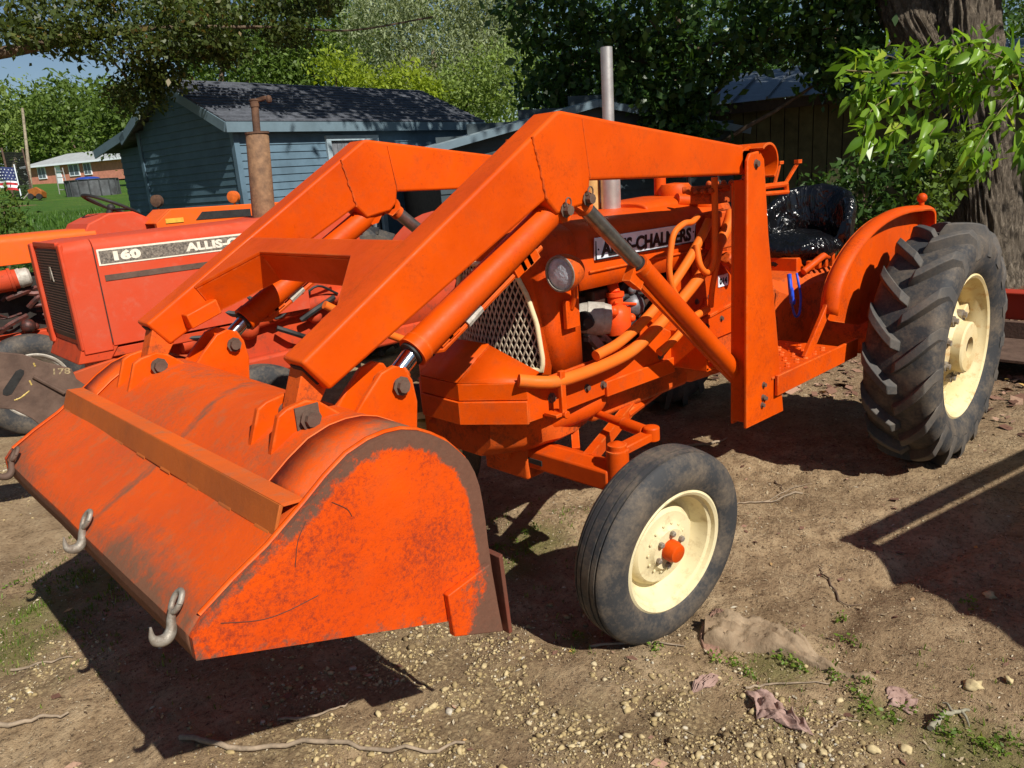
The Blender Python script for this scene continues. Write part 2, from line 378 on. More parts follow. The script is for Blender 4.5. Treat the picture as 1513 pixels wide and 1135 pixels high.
def dirt_material():
    m, nt, b = new_mat('dry brown dirt'); P = coords(nt)
    flat = stretch(nt, P, (1, 1, 0))
    big = noise_tex(nt, 1.3, 7, .62, flat); mid = noise_tex(nt, 6, 9, .7, flat); fin = noise_tex(nt, 48, 8, .75, flat); gr = noise_tex(nt, 190, 4, .7, flat)
    c = ramp(nt, mid.outputs[0], [(.28, (.21, .138, .076)), (.5, (.39, .275, .160)), (.72, (.55, .415, .255))]).outputs[0]
    c = mixc(nt, ramp(nt, big.outputs[0], [(.45, 0), (.66, .6)]).outputs[0], c, (.165, .108, .062))
    c = mixc(nt, ramp(nt, fin.outputs[0], [(.36, .7), (.48, 0)]).outputs[0], c, (.09, .058, .034))
    c = mixc(nt, ramp(nt, fin.outputs[0], [(.56, 0), (.72, .6)]).outputs[0], c, (.50, .38, .23))
    c = mixc(nt, ramp(nt, gr.outputs[0], [(.62, 0), (.72, .7)]).outputs[0], c, (.56, .45, .29))
    gz = math_n(nt, 'ADD', zone_mask(nt, flat, GRAVEL), math_n(nt, 'MULTIPLY', math_n(nt, 'SUBTRACT', mid.outputs[0], .5), .9))
    vor = nt.nodes.new('ShaderNodeTexVoronoi'); vor.inputs['Scale'].default_value = 75; nt.links.new(flat, vor.inputs['Vector'])
    vc = mixc(nt, ramp(nt, vor.outputs['Color'], [(.2, 0), (.9, 1)]).outputs[0], (.24, .17, .085), (.56, .44, .24))
    vc = mixc(nt, ramp(nt, vor.outputs['Distance'], [(.35, 0), (.62, .8)]).outputs[0], vc, (.11, .075, .04))
    c = mixc(nt, ramp(nt, gz, [(.36, 0), (.7, .6)]).outputs[0], c, vc)
    mz = math_n(nt, 'ADD', zone_mask(nt, flat, GRASS), math_n(nt, 'MULTIPLY', math_n(nt, 'SUBTRACT', fin.outputs[0], .5), 1.5))
    c = mixc(nt, ramp(nt, mz, [(.3, 0), (.75, .6)]).outputs[0], c, (.12, .14, .03))
    # leaf-littered duff farther off towards the trees
    sx = nt.nodes.new('ShaderNodeSeparateXYZ'); nt.links.new(P, sx.inputs[0])
    far = math_n(nt, 'MULTIPLY', math_n(nt, 'SUBTRACT', -.4, sx.outputs[0]), .5, True)
    lit = mixc(nt, ramp(nt, noise_tex(nt, 34, 6, .8, flat).outputs[0], [(.42, 0), (.6, 1)]).outputs[0], (.07, .038, .024), (.33, .19, .12))
    c = mixc(nt, far, c, lit)
    nt.links.new(c, b.inputs['Base Color']); b.inputs['Roughness'].default_value = .95; b.inputs['Specular IOR Level'].default_value = .15
    h = math_n(nt, 'ADD', math_n(nt, 'MULTIPLY', fin.outputs[0], .8), math_n(nt, 'MULTIPLY', gr.outputs[0], .35))
    h = math_n(nt, 'ADD', h, math_n(nt, 'MULTIPLY', mid.outputs[0], .8))
    bump(nt, b, h, .85, .022)
    return m
DIRT = dirt_material()
g = fast_mesh('ground', np.stack([X.ravel(), Y.ravel(), Z.ravel()], 1), Fq, DIRT, smooth=True); tag(g, kind='structure')

# lawn behind the machines on the left
lx = axis(-14, 10, .5, -120, 60, 1.12); ly = axis(-34, -8.6, .4, -240, -8.6, 1.1)
LX, LY = np.meshgrid(lx, ly, indexing='ij')
LZ = height(LX, LY) + .02 + (vnoise(LX, LY, 11, 1.1)-.5)*.05
i2 = np.arange(LX.size).reshape(LX.shape)
LF = np.stack([i2[:-1, :-1].ravel(), i2[1:, :-1].ravel(), i2[1:, 1:].ravel(), i2[:-1, 1:].ravel()], 1)
def grass_material():
    m, nt, b = new_mat('mown lawn'); P = coords(nt)
    a = noise_tex(nt, .6, 6, .6, P); f = noise_tex(nt, 22, 8, .8, P)
    c = mixc(nt, ramp(nt, f.outputs[0], [(.35, 0), (.65, 1)]).outputs[0], (.030, .085, .010), (.085, .18, .022))
    c = mixc(nt, ramp(nt, a.outputs[0], [(.45, 0), (.7, .5)]).outputs[0], c, (.14, .19, .035))
    nt.links.new(c, b.inputs['Base Color']); b.inputs['Roughness'].default_value = .9; b.inputs['Specular IOR Level'].default_value = .2
    bump(nt, b, f.outputs[0], 1.0, .06); return m
LAWN = grass_material()
lw = fast_mesh('lawn', np.stack([LX.ravel(), LY.ravel(), LZ.ravel()], 1), LF, LAWN, smooth=True); tag(lw, kind='structure')

# ------------------------------------------------------------------ foliage builders
def leaf_cloud(name, mat, parent, centres, per, spread, size, seed=1, droop=.25, aspect=.5, var=.35, flat=.0, tint_bias=0.0):
    r = np.random.default_rng(seed); C = np.repeat(np.asarray(centres, float), per, axis=0); n = len(C)
    ct = np.repeat(r.random(len(centres)), per)
    C = C + r.normal(0, 1, (n, 3))*np.asarray(spread)
    d = r.normal(0, 1, (n, 3)); d[:, 2] = d[:, 2]*(1-flat)-droop; d /= np.linalg.norm(d, axis=1)[:, None]
    nrm = r.normal(0, 1, (n, 3)); nrm[:, 2] += .8 + flat*2; nrm -= d*(nrm*d).sum(1)[:, None]; nrm /= np.linalg.norm(nrm, axis=1)[:, None]
    sd = np.cross(d, nrm); L = size*(1+var*r.normal(0, 1, n)).clip(.4, 2)[:, None]; w = L*aspect*.5
    V = np.empty((n, 4, 3)); V[:, 0] = C; V[:, 1] = C+d*L*.45+sd*w+nrm*L*.06; V[:, 2] = C+d*L; V[:, 3] = C+d*L*.45-sd*w+nrm*L*.06
    F = np.arange(n*4).reshape(n, 4)
    t = (.55*r.random(n)+.45*ct+tint_bias).clip(0, 1)
    return fast_mesh(name, V.reshape(-1, 3), F, mat, parent, t)
def blob_points(c, rad, n, seed, shell=.55, flat=1.0):
    r = np.random.default_rng(seed); d = r.normal(0, 1, (n, 3)); d /= np.linalg.norm(d, axis=1)[:, None]
    return np.asarray(c)+d*(shell+(1-shell)*r.random((n, 1)))**(1)*np.asarray(rad)
def limb(mb, a, b, r0, r1, seed, wob=.12, n=8, k=6):
    r = np.random.default_rng(seed); a = np.array(a, float); b = np.array(b, float); L = np.linalg.norm(b-a); P = []
    off = np.zeros(3)
    for i in range(k+1):
        t = i/k; off = off*.7 + r.normal(0, 1, 3)*wob*L/k; P.append(a+(b-a)*t+off*math.sin(PI*t)); 
    mb.tube(P, [r0+(r1-r0)*i/k for i in range(k+1)], n); return P
BARK = simple('grey brown bark', (.17,.125,.085), .9, 0, .5, 9, .9, 22, .15, (.075,.052,.036))
BARK_PALE = simple('pale bark', (.30,.25,.18), .9, 0, .4, 7, .7, 25, .15)
LEAF_MID = leaf_mat('mid green leaves', (.045,.085,.012), (.13,.20,.035), .35, .5)
LEAF_LIGHT = leaf_mat('light green leaves', (.11,.17,.035), (.27,.36,.09), .4, .5)
LEAF_YEL = leaf_mat('yellow green leaves', (.16,.24,.02), (.36,.44,.04), .45, .5)
LEAF_SILVER = leaf_mat('silver green leaves', (.15,.19,.085), (.34,.39,.22), .35, .55)
LEAF_DARK = leaf_mat('dark green leaves', (.022,.055,.012), (.065,.13,.026), .35, .38)
LEAF_BROWN = leaf_mat('brownish green leaves', (.028,.05,.010), (.105,.135,.032), .4, .45, (.24,.14,.05))
LEAF_NEAR = leaf_mat('bright compound leaves', (.085,.20,.018), (.25,.42,.04), .45, .33, (.42,.48,.06))

def tree(name, label, base, top, r0, blobs, per_blob, leaves, spread, size, lmat, bmat, seed, group=None, droop=.25, aspect=.5, cat='tree', limbs=True, tb=0.0):
    base = np.array(base, float); top = np.array(top, float)
    root = empty(name, tuple(base), label, cat, group)
    mb = MB(); P = limb(mb, base-np.array([0, 0, .3]), top, r0, r0*.35, seed, .1, 10, 8)
    cs = []
    for i, (c, rad) in enumerate(blobs):
        cs.append(blob_points(c, rad, per_blob, seed*31+i))
        if limbs:
            q = P[min(len(P)-1, 3+rnd.randrange(5))]; limb(mb, q, c, r0*.33, r0*.08, seed*7+i, .16, 6, 5)
    mb.build('trunk', bmat, root, 60)
    leaf_cloud('crown', lmat, root, np.concatenate(cs), leaves, spread, size, seed, droop, aspect, tint_bias=tb)
    return root
# ------------------------------------------------------------------ the loader tractor
T = empty('loader_tractor', (0, 0, 0), 'orange farm tractor with front loader, its bucket tipped mouth down in front', 'tractor', 'old orange tractors parked side by side')
def bolt(mb, c, ax, r=.012, h=.01):
    mb.lathe([(0, r*1.5), (.002, r*1.5), (.002, r), (h, r), (h, r*.3)], c, ax, 8)

# ---- bucket
PROF = [(3.738,.761),(3.737,.806),(3.711,.834),(3.640,.876),(3.563,.915),(3.476,.972),(3.42,1.012),(3.366,1.043),(3.312,1.058),(3.268,1.061),(3.226,1.057),(3.186,1.044),(3.150,1.024),(3.112,.997),(3.081,.963),(3.058,.935),(3.042,.900),(3.031,.86),(3.026,.818),(3.022,.765),(3.021,.714),(3.015,.62),(3.008,.55),(3.0,.46)]
def resample(p, d):
    out = [p[0]]
    for a, b in zip(p, p[1:]):
        L = math.dist(a, b); k = max(1, int(L/d))
        for j in range(1, k+1): out.append((a[0]+(b[0]-a[0])*j/k, a[1]+(b[1]-a[1])*j/k))
    return out
PR = resample(PROF, .022)
cum = [0]
for a, b in zip(PR, PR[1:]): cum.append(cum[-1]+math.dist(a, b))
HB = .757
mb = MB(); attrs = []; secs = []; ny_ = 70
for j in range(ny_+1):
    y = -HB + 2*HB*j/ny_; row = []
    for (x, z), s in zip(PR, cum):
        dent = .006*(noise.noise((x*4, y*3, 1.7))) ; row.append((x+dent, y, z+dent))
        lip = max(0, 1-s/.23)**1.0*.66*(.75+.5*max(0, y)+.9*noise.noise((y*2.2, 3.1, .4))) + (.75 if s < .045 else 0)
        edge = max(0, 1-(HB-abs(y))/.05)*.3
        top = math.exp(-((s-.60)/.10)**2)*.40*math.exp(-((y+.25)/.45)**2) + math.exp(-((s-.70)/.12)**2)*.70*math.exp(-((y-.66)/.16)**2)
        sy = .10-.30*max(0, s-.45)
        streak = math.exp(-((y-sy)/.024)**2)*.66
        under = math.exp(-((s-.40)/.07)**2)*.35*math.exp(-((y-.45)/.22)**2)
        attrs.append(max(0, min(1, max(lip, edge, top, streak, under))))
    secs.append(row)
mb.loft(secs, closed=False, cap=False)
nv = len(mb.v)
bucket = mb.build('bucket', ORANGE_W, T, 30, attrs=attrs)
so = bucket.modifiers.new('plate', 'SOLIDIFY'); so.thickness = .009; so.offset = -1 if True else 1
tag(bucket, 'orange loader bucket tipped mouth down with rust worn edges')

PROF2 = resample([p for p in PROF if 3.06 < p[0] < 3.50], .02)
NRM2 = []
for i in range(len(PROF2)):
    a, b = np.array(PROF2[max(0, i-1)]), np.array(PROF2[min(len(PROF2)-1, i+1)]); t = (b-a)/np.linalg.norm(b-a); nv_ = np.array([-t[1], t[0]]); nv_ = nv_ if nv_[1] > 0 else -nv_; NRM2.append(nv_)
def inset(poly, d):
    n = len(poly); out = []
    for i in range(n):
        a, b, c = np.array(poly[i-1]), np.array(poly[i]), np.array(poly[(i+1) % n])
        t1 = (b-a)/max(np.linalg.norm(b-a), 1e-9); t2 = (c-b)/max(np.linalg.norm(c-b), 1e-9)
        n1 = np.array([-t1[1], t1[0]]); n2 = np.array([-t2[1], t2[0]]); m = n1+n2; m /= max(np.linalg.norm(m), 1e-6)
        k = d/max(.5, m@n1); out.append(tuple(b+m*k))
    return out
SIDE = resample(PROF, .035)
SIDE = SIDE + resample([SIDE[-1], (3.02,.505), (3.155,.553), (3.738,.761)], .05)[1:-1]
nfront = len(resample(PROF, .035))
ar = sum(a[0]*b[1]-b[0]*a[1] for a, b in zip(SIDE, SIDE[1:]+SIDE[:1]))
sgn = 1 if ar > 0 else -1
def side_plate(y0, y1):
    mb = MB(); W = []; cen = np.array((3.27, .80)); rings = [SIDE] + [[tuple(np.array(p)+(cen-np.array(p))*min(.8, d/np.linalg.norm(cen-np.array(p)))) for p in SIDE] for d in (.022, .046, .072)]
    wv = (1.0, .90, .42, .0); n = len(SIDE); fs = []
    for y in (y0, y1):
        for k, rg_ in enumerate(rings):
            for i, p in enumerate(rg_):
                s = i/nfront
                e = wv[k]*(.50+.50*min(1, max(0, (s-.25)/.30))) if i < nfront else wv[k]*.40
                if i < nfront and 0.06 < s < .38: e *= 1.0
                mb.v.append((p[0], y, p[1])); W.append(e)
    m = len(rings)
    for side in (0, 1):
        b = side*m*n
        for k in range(m-1):
            for i in range(n):
                j = (i+1) % n; fs.append((b+k*n+i, b+k*n+j, b+(k+1)*n+j, b+(k+1)*n+i))
        fs.append(tuple(b+(m-1)*n+i for i in range(n)))
    for i in range(n):
        j = (i+1) % n; fs.append((i, j, m*n+j, m*n+i))
    mb.f = fs
    return mb.build('side_plate', ORANGE_S, bucket, 30, attrs=W)
side_plate(.757, .774); side_plate(-.757, -.774)
SCR = simple('dark scratch', (.10,.03,.015), .7)
for pth in ([(326,921),(380,917),(420,905),(470,880)], [(400,745),(445,758),(518,768)] if False else [(490,742),(512,752),(520,763)], [(436,838),(440,800),(452,770)]):
    w = MB(); w.tube([onp(*p, 1, .7742) for p in smooth_path([(a, b, 0) for a, b in pth], 4) for p in [(p[0], p[1])]], .0011, 5); w.build('scratch', SCR, bucket, 60)
for s in (1, -1):                                           # cutter gussets low at the back corner
    w = MB(); w.prism([(3.172,.636),(3.036,.660),(3.011,.458),(3.166,.522)], s*.775, s*.794)
    w.build('corner_gusset', GRIMY if False else ORANGE_S, bucket, 20, .003, attrs=[.18,.6,.95,.25]*2)
mb = MB(); mb.prism([(3.004,.664),(2.992,.668),(2.980,.44),(2.992,.44)], -.79, .793)
mb.build('cutting_edge', paint('rusty red edge', (.17,.045,.028), (.10,.045,.03), .65, rust_amt=.6, bmp=.2), bucket, 20, .002)
# angle iron
mb = MB(); mb.prism([(3.545,.927),(3.537,.929),(3.5145,.981),(3.522,.987)], -.752, .752)
ai = mb.build('angle_iron_stiffener', ORANGE_B, bucket, 20, .002)
mb = MB(); mb.prism([(3.5145,.9795),(3.474,.976),(3.472,.983),(3.521,.9872)], -.752, .752)
mb.build('angle_flange', paint('dusty orange flange', (.66,.11,.012), (.50,.10,.022), .6, dirt=(.30,.13,.06), dirt_amt=.85, rust_amt=.2, bmp=.25), ai, 20)
for sg in (1, -1):                                           # doubler strips beside the side plates
    mb = MB(); secs = []
    for y in (sg*.605, sg*.7555):
        secs.append([(x+.0, y, z) for x, z in PROF2]); 
    mb.loft([[ (p[0]+q[0]*.0025, p[1], p[2]+q[1]*.0025) for p, q in zip(sc, NRM2)] for sc in secs], closed=False, cap=False)
    db = mb.build('doubler_strip', ORANGE_W, bucket, 30, attrs=([max(0, .32+.62*math.exp(-((i/len(PROF2)-.66)/.2)**2))*(.35 if yy == 0 else 1.0)  for yy in (0, 1) for i in range(len(PROF2))]))
    so = db.modifiers.new('plate', 'SOLIDIFY'); so.thickness = .004; so.offset = 0
    mb = MB(); mb.tube([(x+q[0]*.004, sg*.603, z+q[1]*.004) for (x, z), q in zip(PROF2, NRM2)], .0026, 6); mb.build('weld_bead', paint('bright worn edge', (.74,.17,.05), (.70,.11,.02), .5), bucket, 60)
mb = MB()
for y in np.linspace(-.7, .7, 9): mb.tube([(3.541,y-.03,.926),(3.541,y+.03,.926)], .006, 6)
mb.each('weld_bead', ORANGE_B, bucket, smooth=60)
mb = MB()                                                    # bead along the shell to side-plate corner
for s in (1, -1): mb.tube([(x, s*.755, z+.002) for x, z in PROF[2:20]], .006, 6)
mb.each('weld_bead', ORANGE, bucket, smooth=60)
# clevis ears
def ear(poly, y, th=.018, mat=ORANGE):
    w = MB(); w.prism(poly, y-th/2, y+th/2); return w.build('ear', mat, bucket, 20, .003)
ARM_EAR = [(3.43,1.0),(3.395,1.092),(3.372,1.104),(3.322,1.112),(3.288,1.1),(3.24,1.06),(3.235,1.04),(3.31,1.045),(3.37,1.03)]
CYL_EAR = [(3.205,1.04),(3.165,1.082),(3.115,1.128),(3.075,1.138),(3.045,1.126),(3.024,1.09),(3.016,1.03),(3.03,.93),(3.08,.94),(3.15,1.01)]
for s in (1, -1):
    for y in (s*.525, s*.425): ear(ARM_EAR, y)
    for y in (s*.53, s*.44): ear(CYL_EAR, y, .016)
    mb = MB(); mb.tube([(3.326,s*.40,1.071),(3.326,s*.552,1.071)], .021, 14)
    for yy, ax in ((s*.552, s), (s*.40, -s)): bolt(mb, (3.326, yy, 1.071), (0, ax, 0), .018, .014)
    mb.box((3.296, s*.535-.004, 1.041), (3.356, s*.535+.004, 1.101))
    mb.each('pin', DARKRUST, bucket, smooth=40)
    mb = MB(); mb.tube([(3.066,s*.42,1.085),(3.066,s*.548,1.085)], .02, 14)
    for yy, ax in ((s*.548, s), (s*.42, -s)): bolt(mb, (3.066, yy, 1.085), (0, ax, 0), .017, .014)
    mb.each('pin', DARKRUST, bucket, smooth=40)
# grab hooks on the lip
def hook(y, tilt, mat=STEEL):
    w = MB()
    ring = [(3.726-.012*math.sin(a), y+.015*math.cos(a), .846+.017*math.sin(a)) for a in np.linspace(0, 2*PI, 17)]
    w.tube(ring, .006, 8)
    body = smooth_path([(3.736,y,.834),(3.742,y,.815),(3.746,y+tilt*.3,.797),(3.757,y+tilt*.6,.785),(3.773,y+tilt*.9,.787),(3.783,y+tilt*1.1,.800),(3.783,y+tilt*1.3,.823)], 6)
    k = len(body); w.tube(body, [.0075+.0042*math.sin(PI*i/k)**2-.0062*max(0, (i/k-.72))*3.4 for i in range(k)], 10)
    o = w.build('grab_hook', mat, bucket, 60)
    return o
hook(.69, .01); hook(.115, .008); hook(-.64, .008, DARKRUST)

# ---- lift arms
ARM = [(3.325,1.202),(2.435,1.737),(2.415,1.739),(1.418,1.615),(1.416,1.51),(2.304,1.541),(2.312,1.498),(2.345,1.47),(2.40,1.462),(2.457,1.452),(2.5,1.498),(3.264,1.122)]
def arm(s):
    y0, y1 = s*.445, s*.545
    w = MB(); w.prism(ARM, y0, y1); a = w.build('lift_arm', ORANGE, T, 20, .009, 3)
    w = MB(); yf = s*.5455
    for yy in (s*.5462, s*.4438):
        pts = [(2.5440+(2.5-2.544)*t+.003*rnd.uniform(-1, 1), yy, 1.671+(1.498-1.671)*t) for t in np.linspace(0, 1, 22)]
        w.tube(pts, [.0030+.0018*rnd.random() for _ in pts], 6)
        w.tube([(2.305,yy-.001*s,1.545),(2.33,yy-.001*s,1.715)], .0018, 5)
    w.each('weld_bead', GRIMY, a, smooth=60)
    w = MB()                                                  # dark open end of the box section
    dx, dz = -(1.737-1.202), (2.43-3.325); 
    w.obox((3.2965,s*.495,1.1625), np.array([.0022,0,-.0013])*1.0, (0,.026,0), np.array([.03,0,.04])*.62)
    w.build('arm_end_slot', DARK, a, 20)
    w = MB(); w.prism([(3.30,1.20),(3.345,1.085),(3.33,1.05),(3.30,1.055),(3.24,1.14)], s*.452, s*.512)
    w.build('arm_tongue', GRIMY, a, 20, .003)
    w = MB()                                                  # lugs for the cylinders
    for y in (s*.466, s*.532): w.prism([(2.50,1.498),(2.457,1.47),(2.43,1.425),(2.40,1.43),(2.37,1.47),(2.33,1.45),(2.29,1.475),(2.30,1.51),(2.36,1.54)], y-.006, y+.006)
    w.each('cylinder_lug', ORANGE, a, smooth=20)
    w = MB()
    for c in ((2.425,s*.549,1.462),(2.325,s*.549,1.487)):
        bolt(w, c, (0, s, 0), .015, .02)
        w.tube([(c[0],s*.46,c[2]),(c[0],s*.55,c[2])], .012, 8)
        ring = [(c[0]+.012*math.cos(q), c[1]+s*.012, c[2]+.022+.014*math.sin(q)) for q in np.linspace(0, 2*PI, 10)]
        w.tube(ring, .0025, 5)
    w.each('pin', DARKRUST, a, smooth=40)
    return a
armL = arm(1); armR = arm(-1)
w = MB(); w.obox(ony_ if False else (3.155,-.425,1.208), np.array([.053,0,-.018]), (0,.026,0), np.array([.006,0,.024])); w.build('stop_block', ORANGE, armR, 20, .004)
# cross beam between the arms, with corner gussets
d = np.array([2.43-3.325, 0, 1.737-1.202]); d /= np.linalg.norm(d); nn = np.array([-d[2], 0, d[0]]); nn = nn if nn[2] > 0 else -nn
o = np.array([3.325, 0, 1.202]) - nn*.004
poly = [(-.444,.455),(-.444,.19),(-.27,.381),(.27,.381),(.444,.19),(.444,.455)]
mb = MB(); mb.prism3(o, (0,1,0), d, nn, poly, -.012, 0)
beam = mb.build('cross_beam', ORANGE, T, 20, .003)
mb = MB()
for a, b in (((-.444,.196),(-.272,.385)), ((-.272,.385),(.272,.385)), ((.272,.385),(.444,.196))):
    A = o + np.array([0, 1, 0])*a[0] + d*a[1] - nn*.012; B = o + np.array([0, 1, 0])*b[0] + d*b[1] - nn*.012
    t = (B-A)/np.linalg.norm(B-A); q = np.cross(t, nn); L = np.linalg.norm(B-A)
    mb.obox((A+B)/2 - nn*.052 - q*.0, t*L/2, q*.004, nn*.052)
A = o + d*.45 - nn*.012; mb.obox(A-nn*.052, np.array([0, .444, 0]), d*.004, nn*.052)
mb.build('beam_web', ORANGE, beam, 20)

# ---- cylinders
def cylinder(a, b, c, rb, rr, rodmat, name, capmat=None):
    """barrel a->b, rod b->c"""
    a, b, c = map(np.array, (a, b, c)); t = (b-a)/np.linalg.norm(b-a)
    w = MB(); w.tube([a-t*.01, a+t*.02, a+t*.021, b-t*.03, b-t*.029, b], [rb*.9, rb, rb, rb, rb*1.06, rb*1.06], 22)
    o = w.build(name, ORANGE, T, 40)
    w = MB(); w.tube([b-t*.01, c], rr, 18); w.build('rod', rodmat, o, 40)
    w = MB(); w.lathe([(-.03, rr*1.25), (.03, rr*1.25)], c, (0, 1, 0), 16); w.tube([c-t*.05, c], rr*1.15, 14); w.build('rod_end', GRIMY, o, 40)
    w = MB(); w.tube([b, b+t*.008], rb*.82, 18); w.build('gland', BLACK, o, 40)
    return o
cyl = []
for s in (1, -1):
    c1 = cylinder((2.425,s*.495,1.462),(2.985,s*.495,1.148),(3.066,s*.495,1.085),.042,.024,CHROME,'bucket_cylinder')
    w = MB(); off = np.array([-.012, 0, -.058])                # oil line clipped under the barrel
    P = [np.array((2.50,s*.495,1.42))+off, np.array((2.62,s*.495,1.352))+off, np.array((2.9,s*.495,1.195))+off, np.array((2.955,s*.495,1.165))+off*.4]
    w.tube(P, .011, 8)
    for t in (.1, .16, .22, .8, .86): q = P[0]+(P[3]-P[0])*t; w.obox(q, (.02,0,-.011), (0,.017,0), (.009,0,.016))
    w.build('oil_line', ORANGE, c1, 40)
    w = MB(); w.tube([np.array((2.80,s*.497,1.19)), np.array((2.745,s*.497,1.225))], .016, 8); w.build('hose_fitting', GREYCAST, c1, 40)
    c2 = cylinder((1.318,s*.495,.668),(2.02,s*.495,1.25),(2.315,s*.495,1.487),.036,.025,OLDROD,'lift_cylinder')
    w = MB(); w.tube([(2.02,s*.485,1.195),(1.66,s*.482,.905),(1.31,s*.482,.625)], .013, 8)
    w.obox((2.03,s*.487,1.205), (.03,0,.02), (0,.017,0), (.016,0,-.024)); w.obox((1.33,s*.482,.635), (.02,0,.016), (0,.02,0), (.012,0,-.018))
    w.build('oil_line', ORANGE, c2, 40)

# ---- loader posts
def post(s):
    P = [(1.449,1.56),(1.43,1.585),(1.36,1.592),(1.325,1.56),(1.282,1.268),(1.204,.90),(1.125,.497),(1.439,.505)]
    w = MB(); w.prism(P, s*.566, s*.58); p = w.build('loader_post', ORANGE, T, 20, .004)
    w = MB(); w.prism([(1.412,1.49),(1.412,.52),(1.395,.52),(1.395,1.49)], s*.50, s*.565)
    w.prism([(1.415,1.48),(1.30,1.50),(1.25,1.268),(1.20,.9),(1.13,.5),(1.412,.505)], s*.492, s*.502)
    w.build('inner_channel', ORANGE, p, 20, .002)
    w = MB(); w.lathe([(-.10, .0), (-.10, .042), (-.012, .042), (-.012, .052), (.02, .052), (.02, .03)], (1.345, s*.555, 1.578) if False else (1.372, s*.52, 1.56), (0, s, 0), 24)
    w.build('pivot_boss', ORANGE, p, 40)
    w = MB(); ring = [(1.315+.062*math.cos(q), 1.545+.062*math.sin(q)) for q in np.linspace(2.4, 4.6, 16)]; ring = [(1.322-.072*math.cos(q), 1.548+.072*math.sin(q)) for q in np.linspace(-.9, 2.3, 18)]; ring2 = [(1.322-.064*math.cos(q), 1.548+.064*math.sin(q)) for q in np.linspace(2.3, -.9, 18)]
    w.prism(ring+ring2, s*.46, s*.598); w.build('pivot_strap', ORANGE, p, 40)
    w = MB()
    for c in ((1.388,1.545),(1.31,.607),(1.295,.60),(1.305,.66),(1.315,.575)): bolt(w, (c[0], s*.58, c[1]), (0, s, 0), .012 if c[1] > 1 else .009, .012)
    w.each('bolt', DARKRUST, p, smooth=40)
    w = MB(); w.prism([(1.42,1.60),(1.425,1.53),(1.36,1.53),(1.36,1.60)], s*.465, s*.54); w.build('arm_pivot', GRIMY, p, 20, .004)
    return p
post(1); post(-1)

# ---- side rails, outriggers, front guard
for s in (1, -1):
    w = MB(); w.prism([(2.395,.75),(2.395,.886),(1.95,.895),(1.6,.93),(1.55,.905),(1.3,.905),(1.3,.72),(1.55,.748),(2.2,.745)], s*.288, s*.302)
    r_ = w.build('side_rail', TRACTOR, T, 20, .003)
    w = MB(); w.prism([(1.99,.74),(1.99,.80),(1.55,.80),(1.55,.735)], s*.303, s*.315); w.build('rail_splice', TRACTOR, r_, 20, .003)
    w = MB()
    for c in ((2.09,.80),(2.0,.79),(1.885,.772),(1.865,.778),(1.62,.835),(1.635,.82),(2.28,.81)): bolt(w, (c[0], s*.3025, c[1]), (0, s, 0), rnd.choice((.010,.013)), .012)
    w.each('bolt', DARKRUST, r_, smooth=40)
    w = MB(); w.obox((1.55, s*.385, .838), (.007,0,0), (0,.085,0), (0,0,.075)); w.obox((1.50, s*.385, .765), (.055,0,0), (0,.085,0), (0,0,.006)); w.build('outrigger', TRACTOR, r_, 20)
    w = MB(); w.obox((2.29,s*.365,.845), (.012,0,0), (0,.008,0), (0,0,.075)); w.obox((2.30,s*.34,.765), (.03,0,0),(0,.03,0),(0,0,.006)); w.tube([(2.29,s*.33,.765),(2.29,s*.385,.765)], .014, 10)
    w.build('hose_clamp', TRACTOR, r_, 20, .002)
w = MB()
XO = [(2.395,.302),(2.535,.105),(2.535,-.105),(2.395,-.302)]
def band(z0, z1, g=0.0):
    XI = [(x-.014, y*.97) for x, y in XO]; secs = []
    lo = [(x+g, y*(1+g*2), z0) for x, y in XO]; hi = [(x+g, y*(1+g*2), z1) for x, y in XO]; li = [(x, y, z0) for x, y in XI]; hi2 = [(x, y, z1) for x, y in XI]
    V = lo+hi+hi2+li; F = []
    for i in range(3): F += [(i, i+1, 5+i, 4+i), (4+i, 5+i, 9+i, 8+i), (8+i, 9+i, 13+i, 12+i), (12+i, 13+i, 1+i, i)]
    F += [(0,4,8,12),(3,15,11,7)]
    return V, F
w.add(*band(.831,.893)); guard = w.build('front_guard', ORANGE, T, 20, .003)
w = MB(); w.add(*band(.745,.829,.006)); w.build('guard_band', TRACTOR, guard, 20, .003)
w = MB()
zc = .896
w.add([(2.535,.105,zc),(2.535,-.105,zc),(2.38,-.11,1.0),(2.38,.11,1.0)], [(0,1,2,3)])
w.add([(2.535,.105,zc),(2.38,.11,1.0),(2.30,.27,.905),(2.395,.302,zc)], [(0,1,2),(0,2,3)])
w.add([(2.535,-.105,zc),(2.38,-.11,1.0),(2.30,-.27,.905),(2.395,-.302,zc)], [(0,2,1),(0,3,2)])
gp = w.build('guard_top_plate', ORANGE, guard, 10); sm = gp.modifiers.new('plate', 'SOLIDIFY'); sm.thickness = .006
# front bolster and frame under the radiator
w = MB(); secs = []
for t in np.linspace(0, 1, 9):
    x = 2.45-.75*t; hw = .16+.08*math.sin(PI*min(1, t*1.3)); zt = .745; zb = .60-.04*math.sin(PI*t)
    secs.append([(x, hw, zt), (x, hw*.95, zb+.05), (x, hw*.6, zb), (x, -hw*.6, zb), (x, -hw*.95, zb+.05), (x, -hw, zt)])
w.loft(secs); w.build('front_bolster', GRIMY, T, 50)
w = MB(); w.tube(smooth_path([(2.38,.10,.70),(2.22,.17,.69),(2.05,.22,.70),(1.95,.24,.72)], 5), [.05,.05,.05,.05,.052,.055,.056,.056,.057,.057,.057,.056,.055,.054,.05,.04], 12); w.build('bolster_pipe', TRACTOR, T, 50)

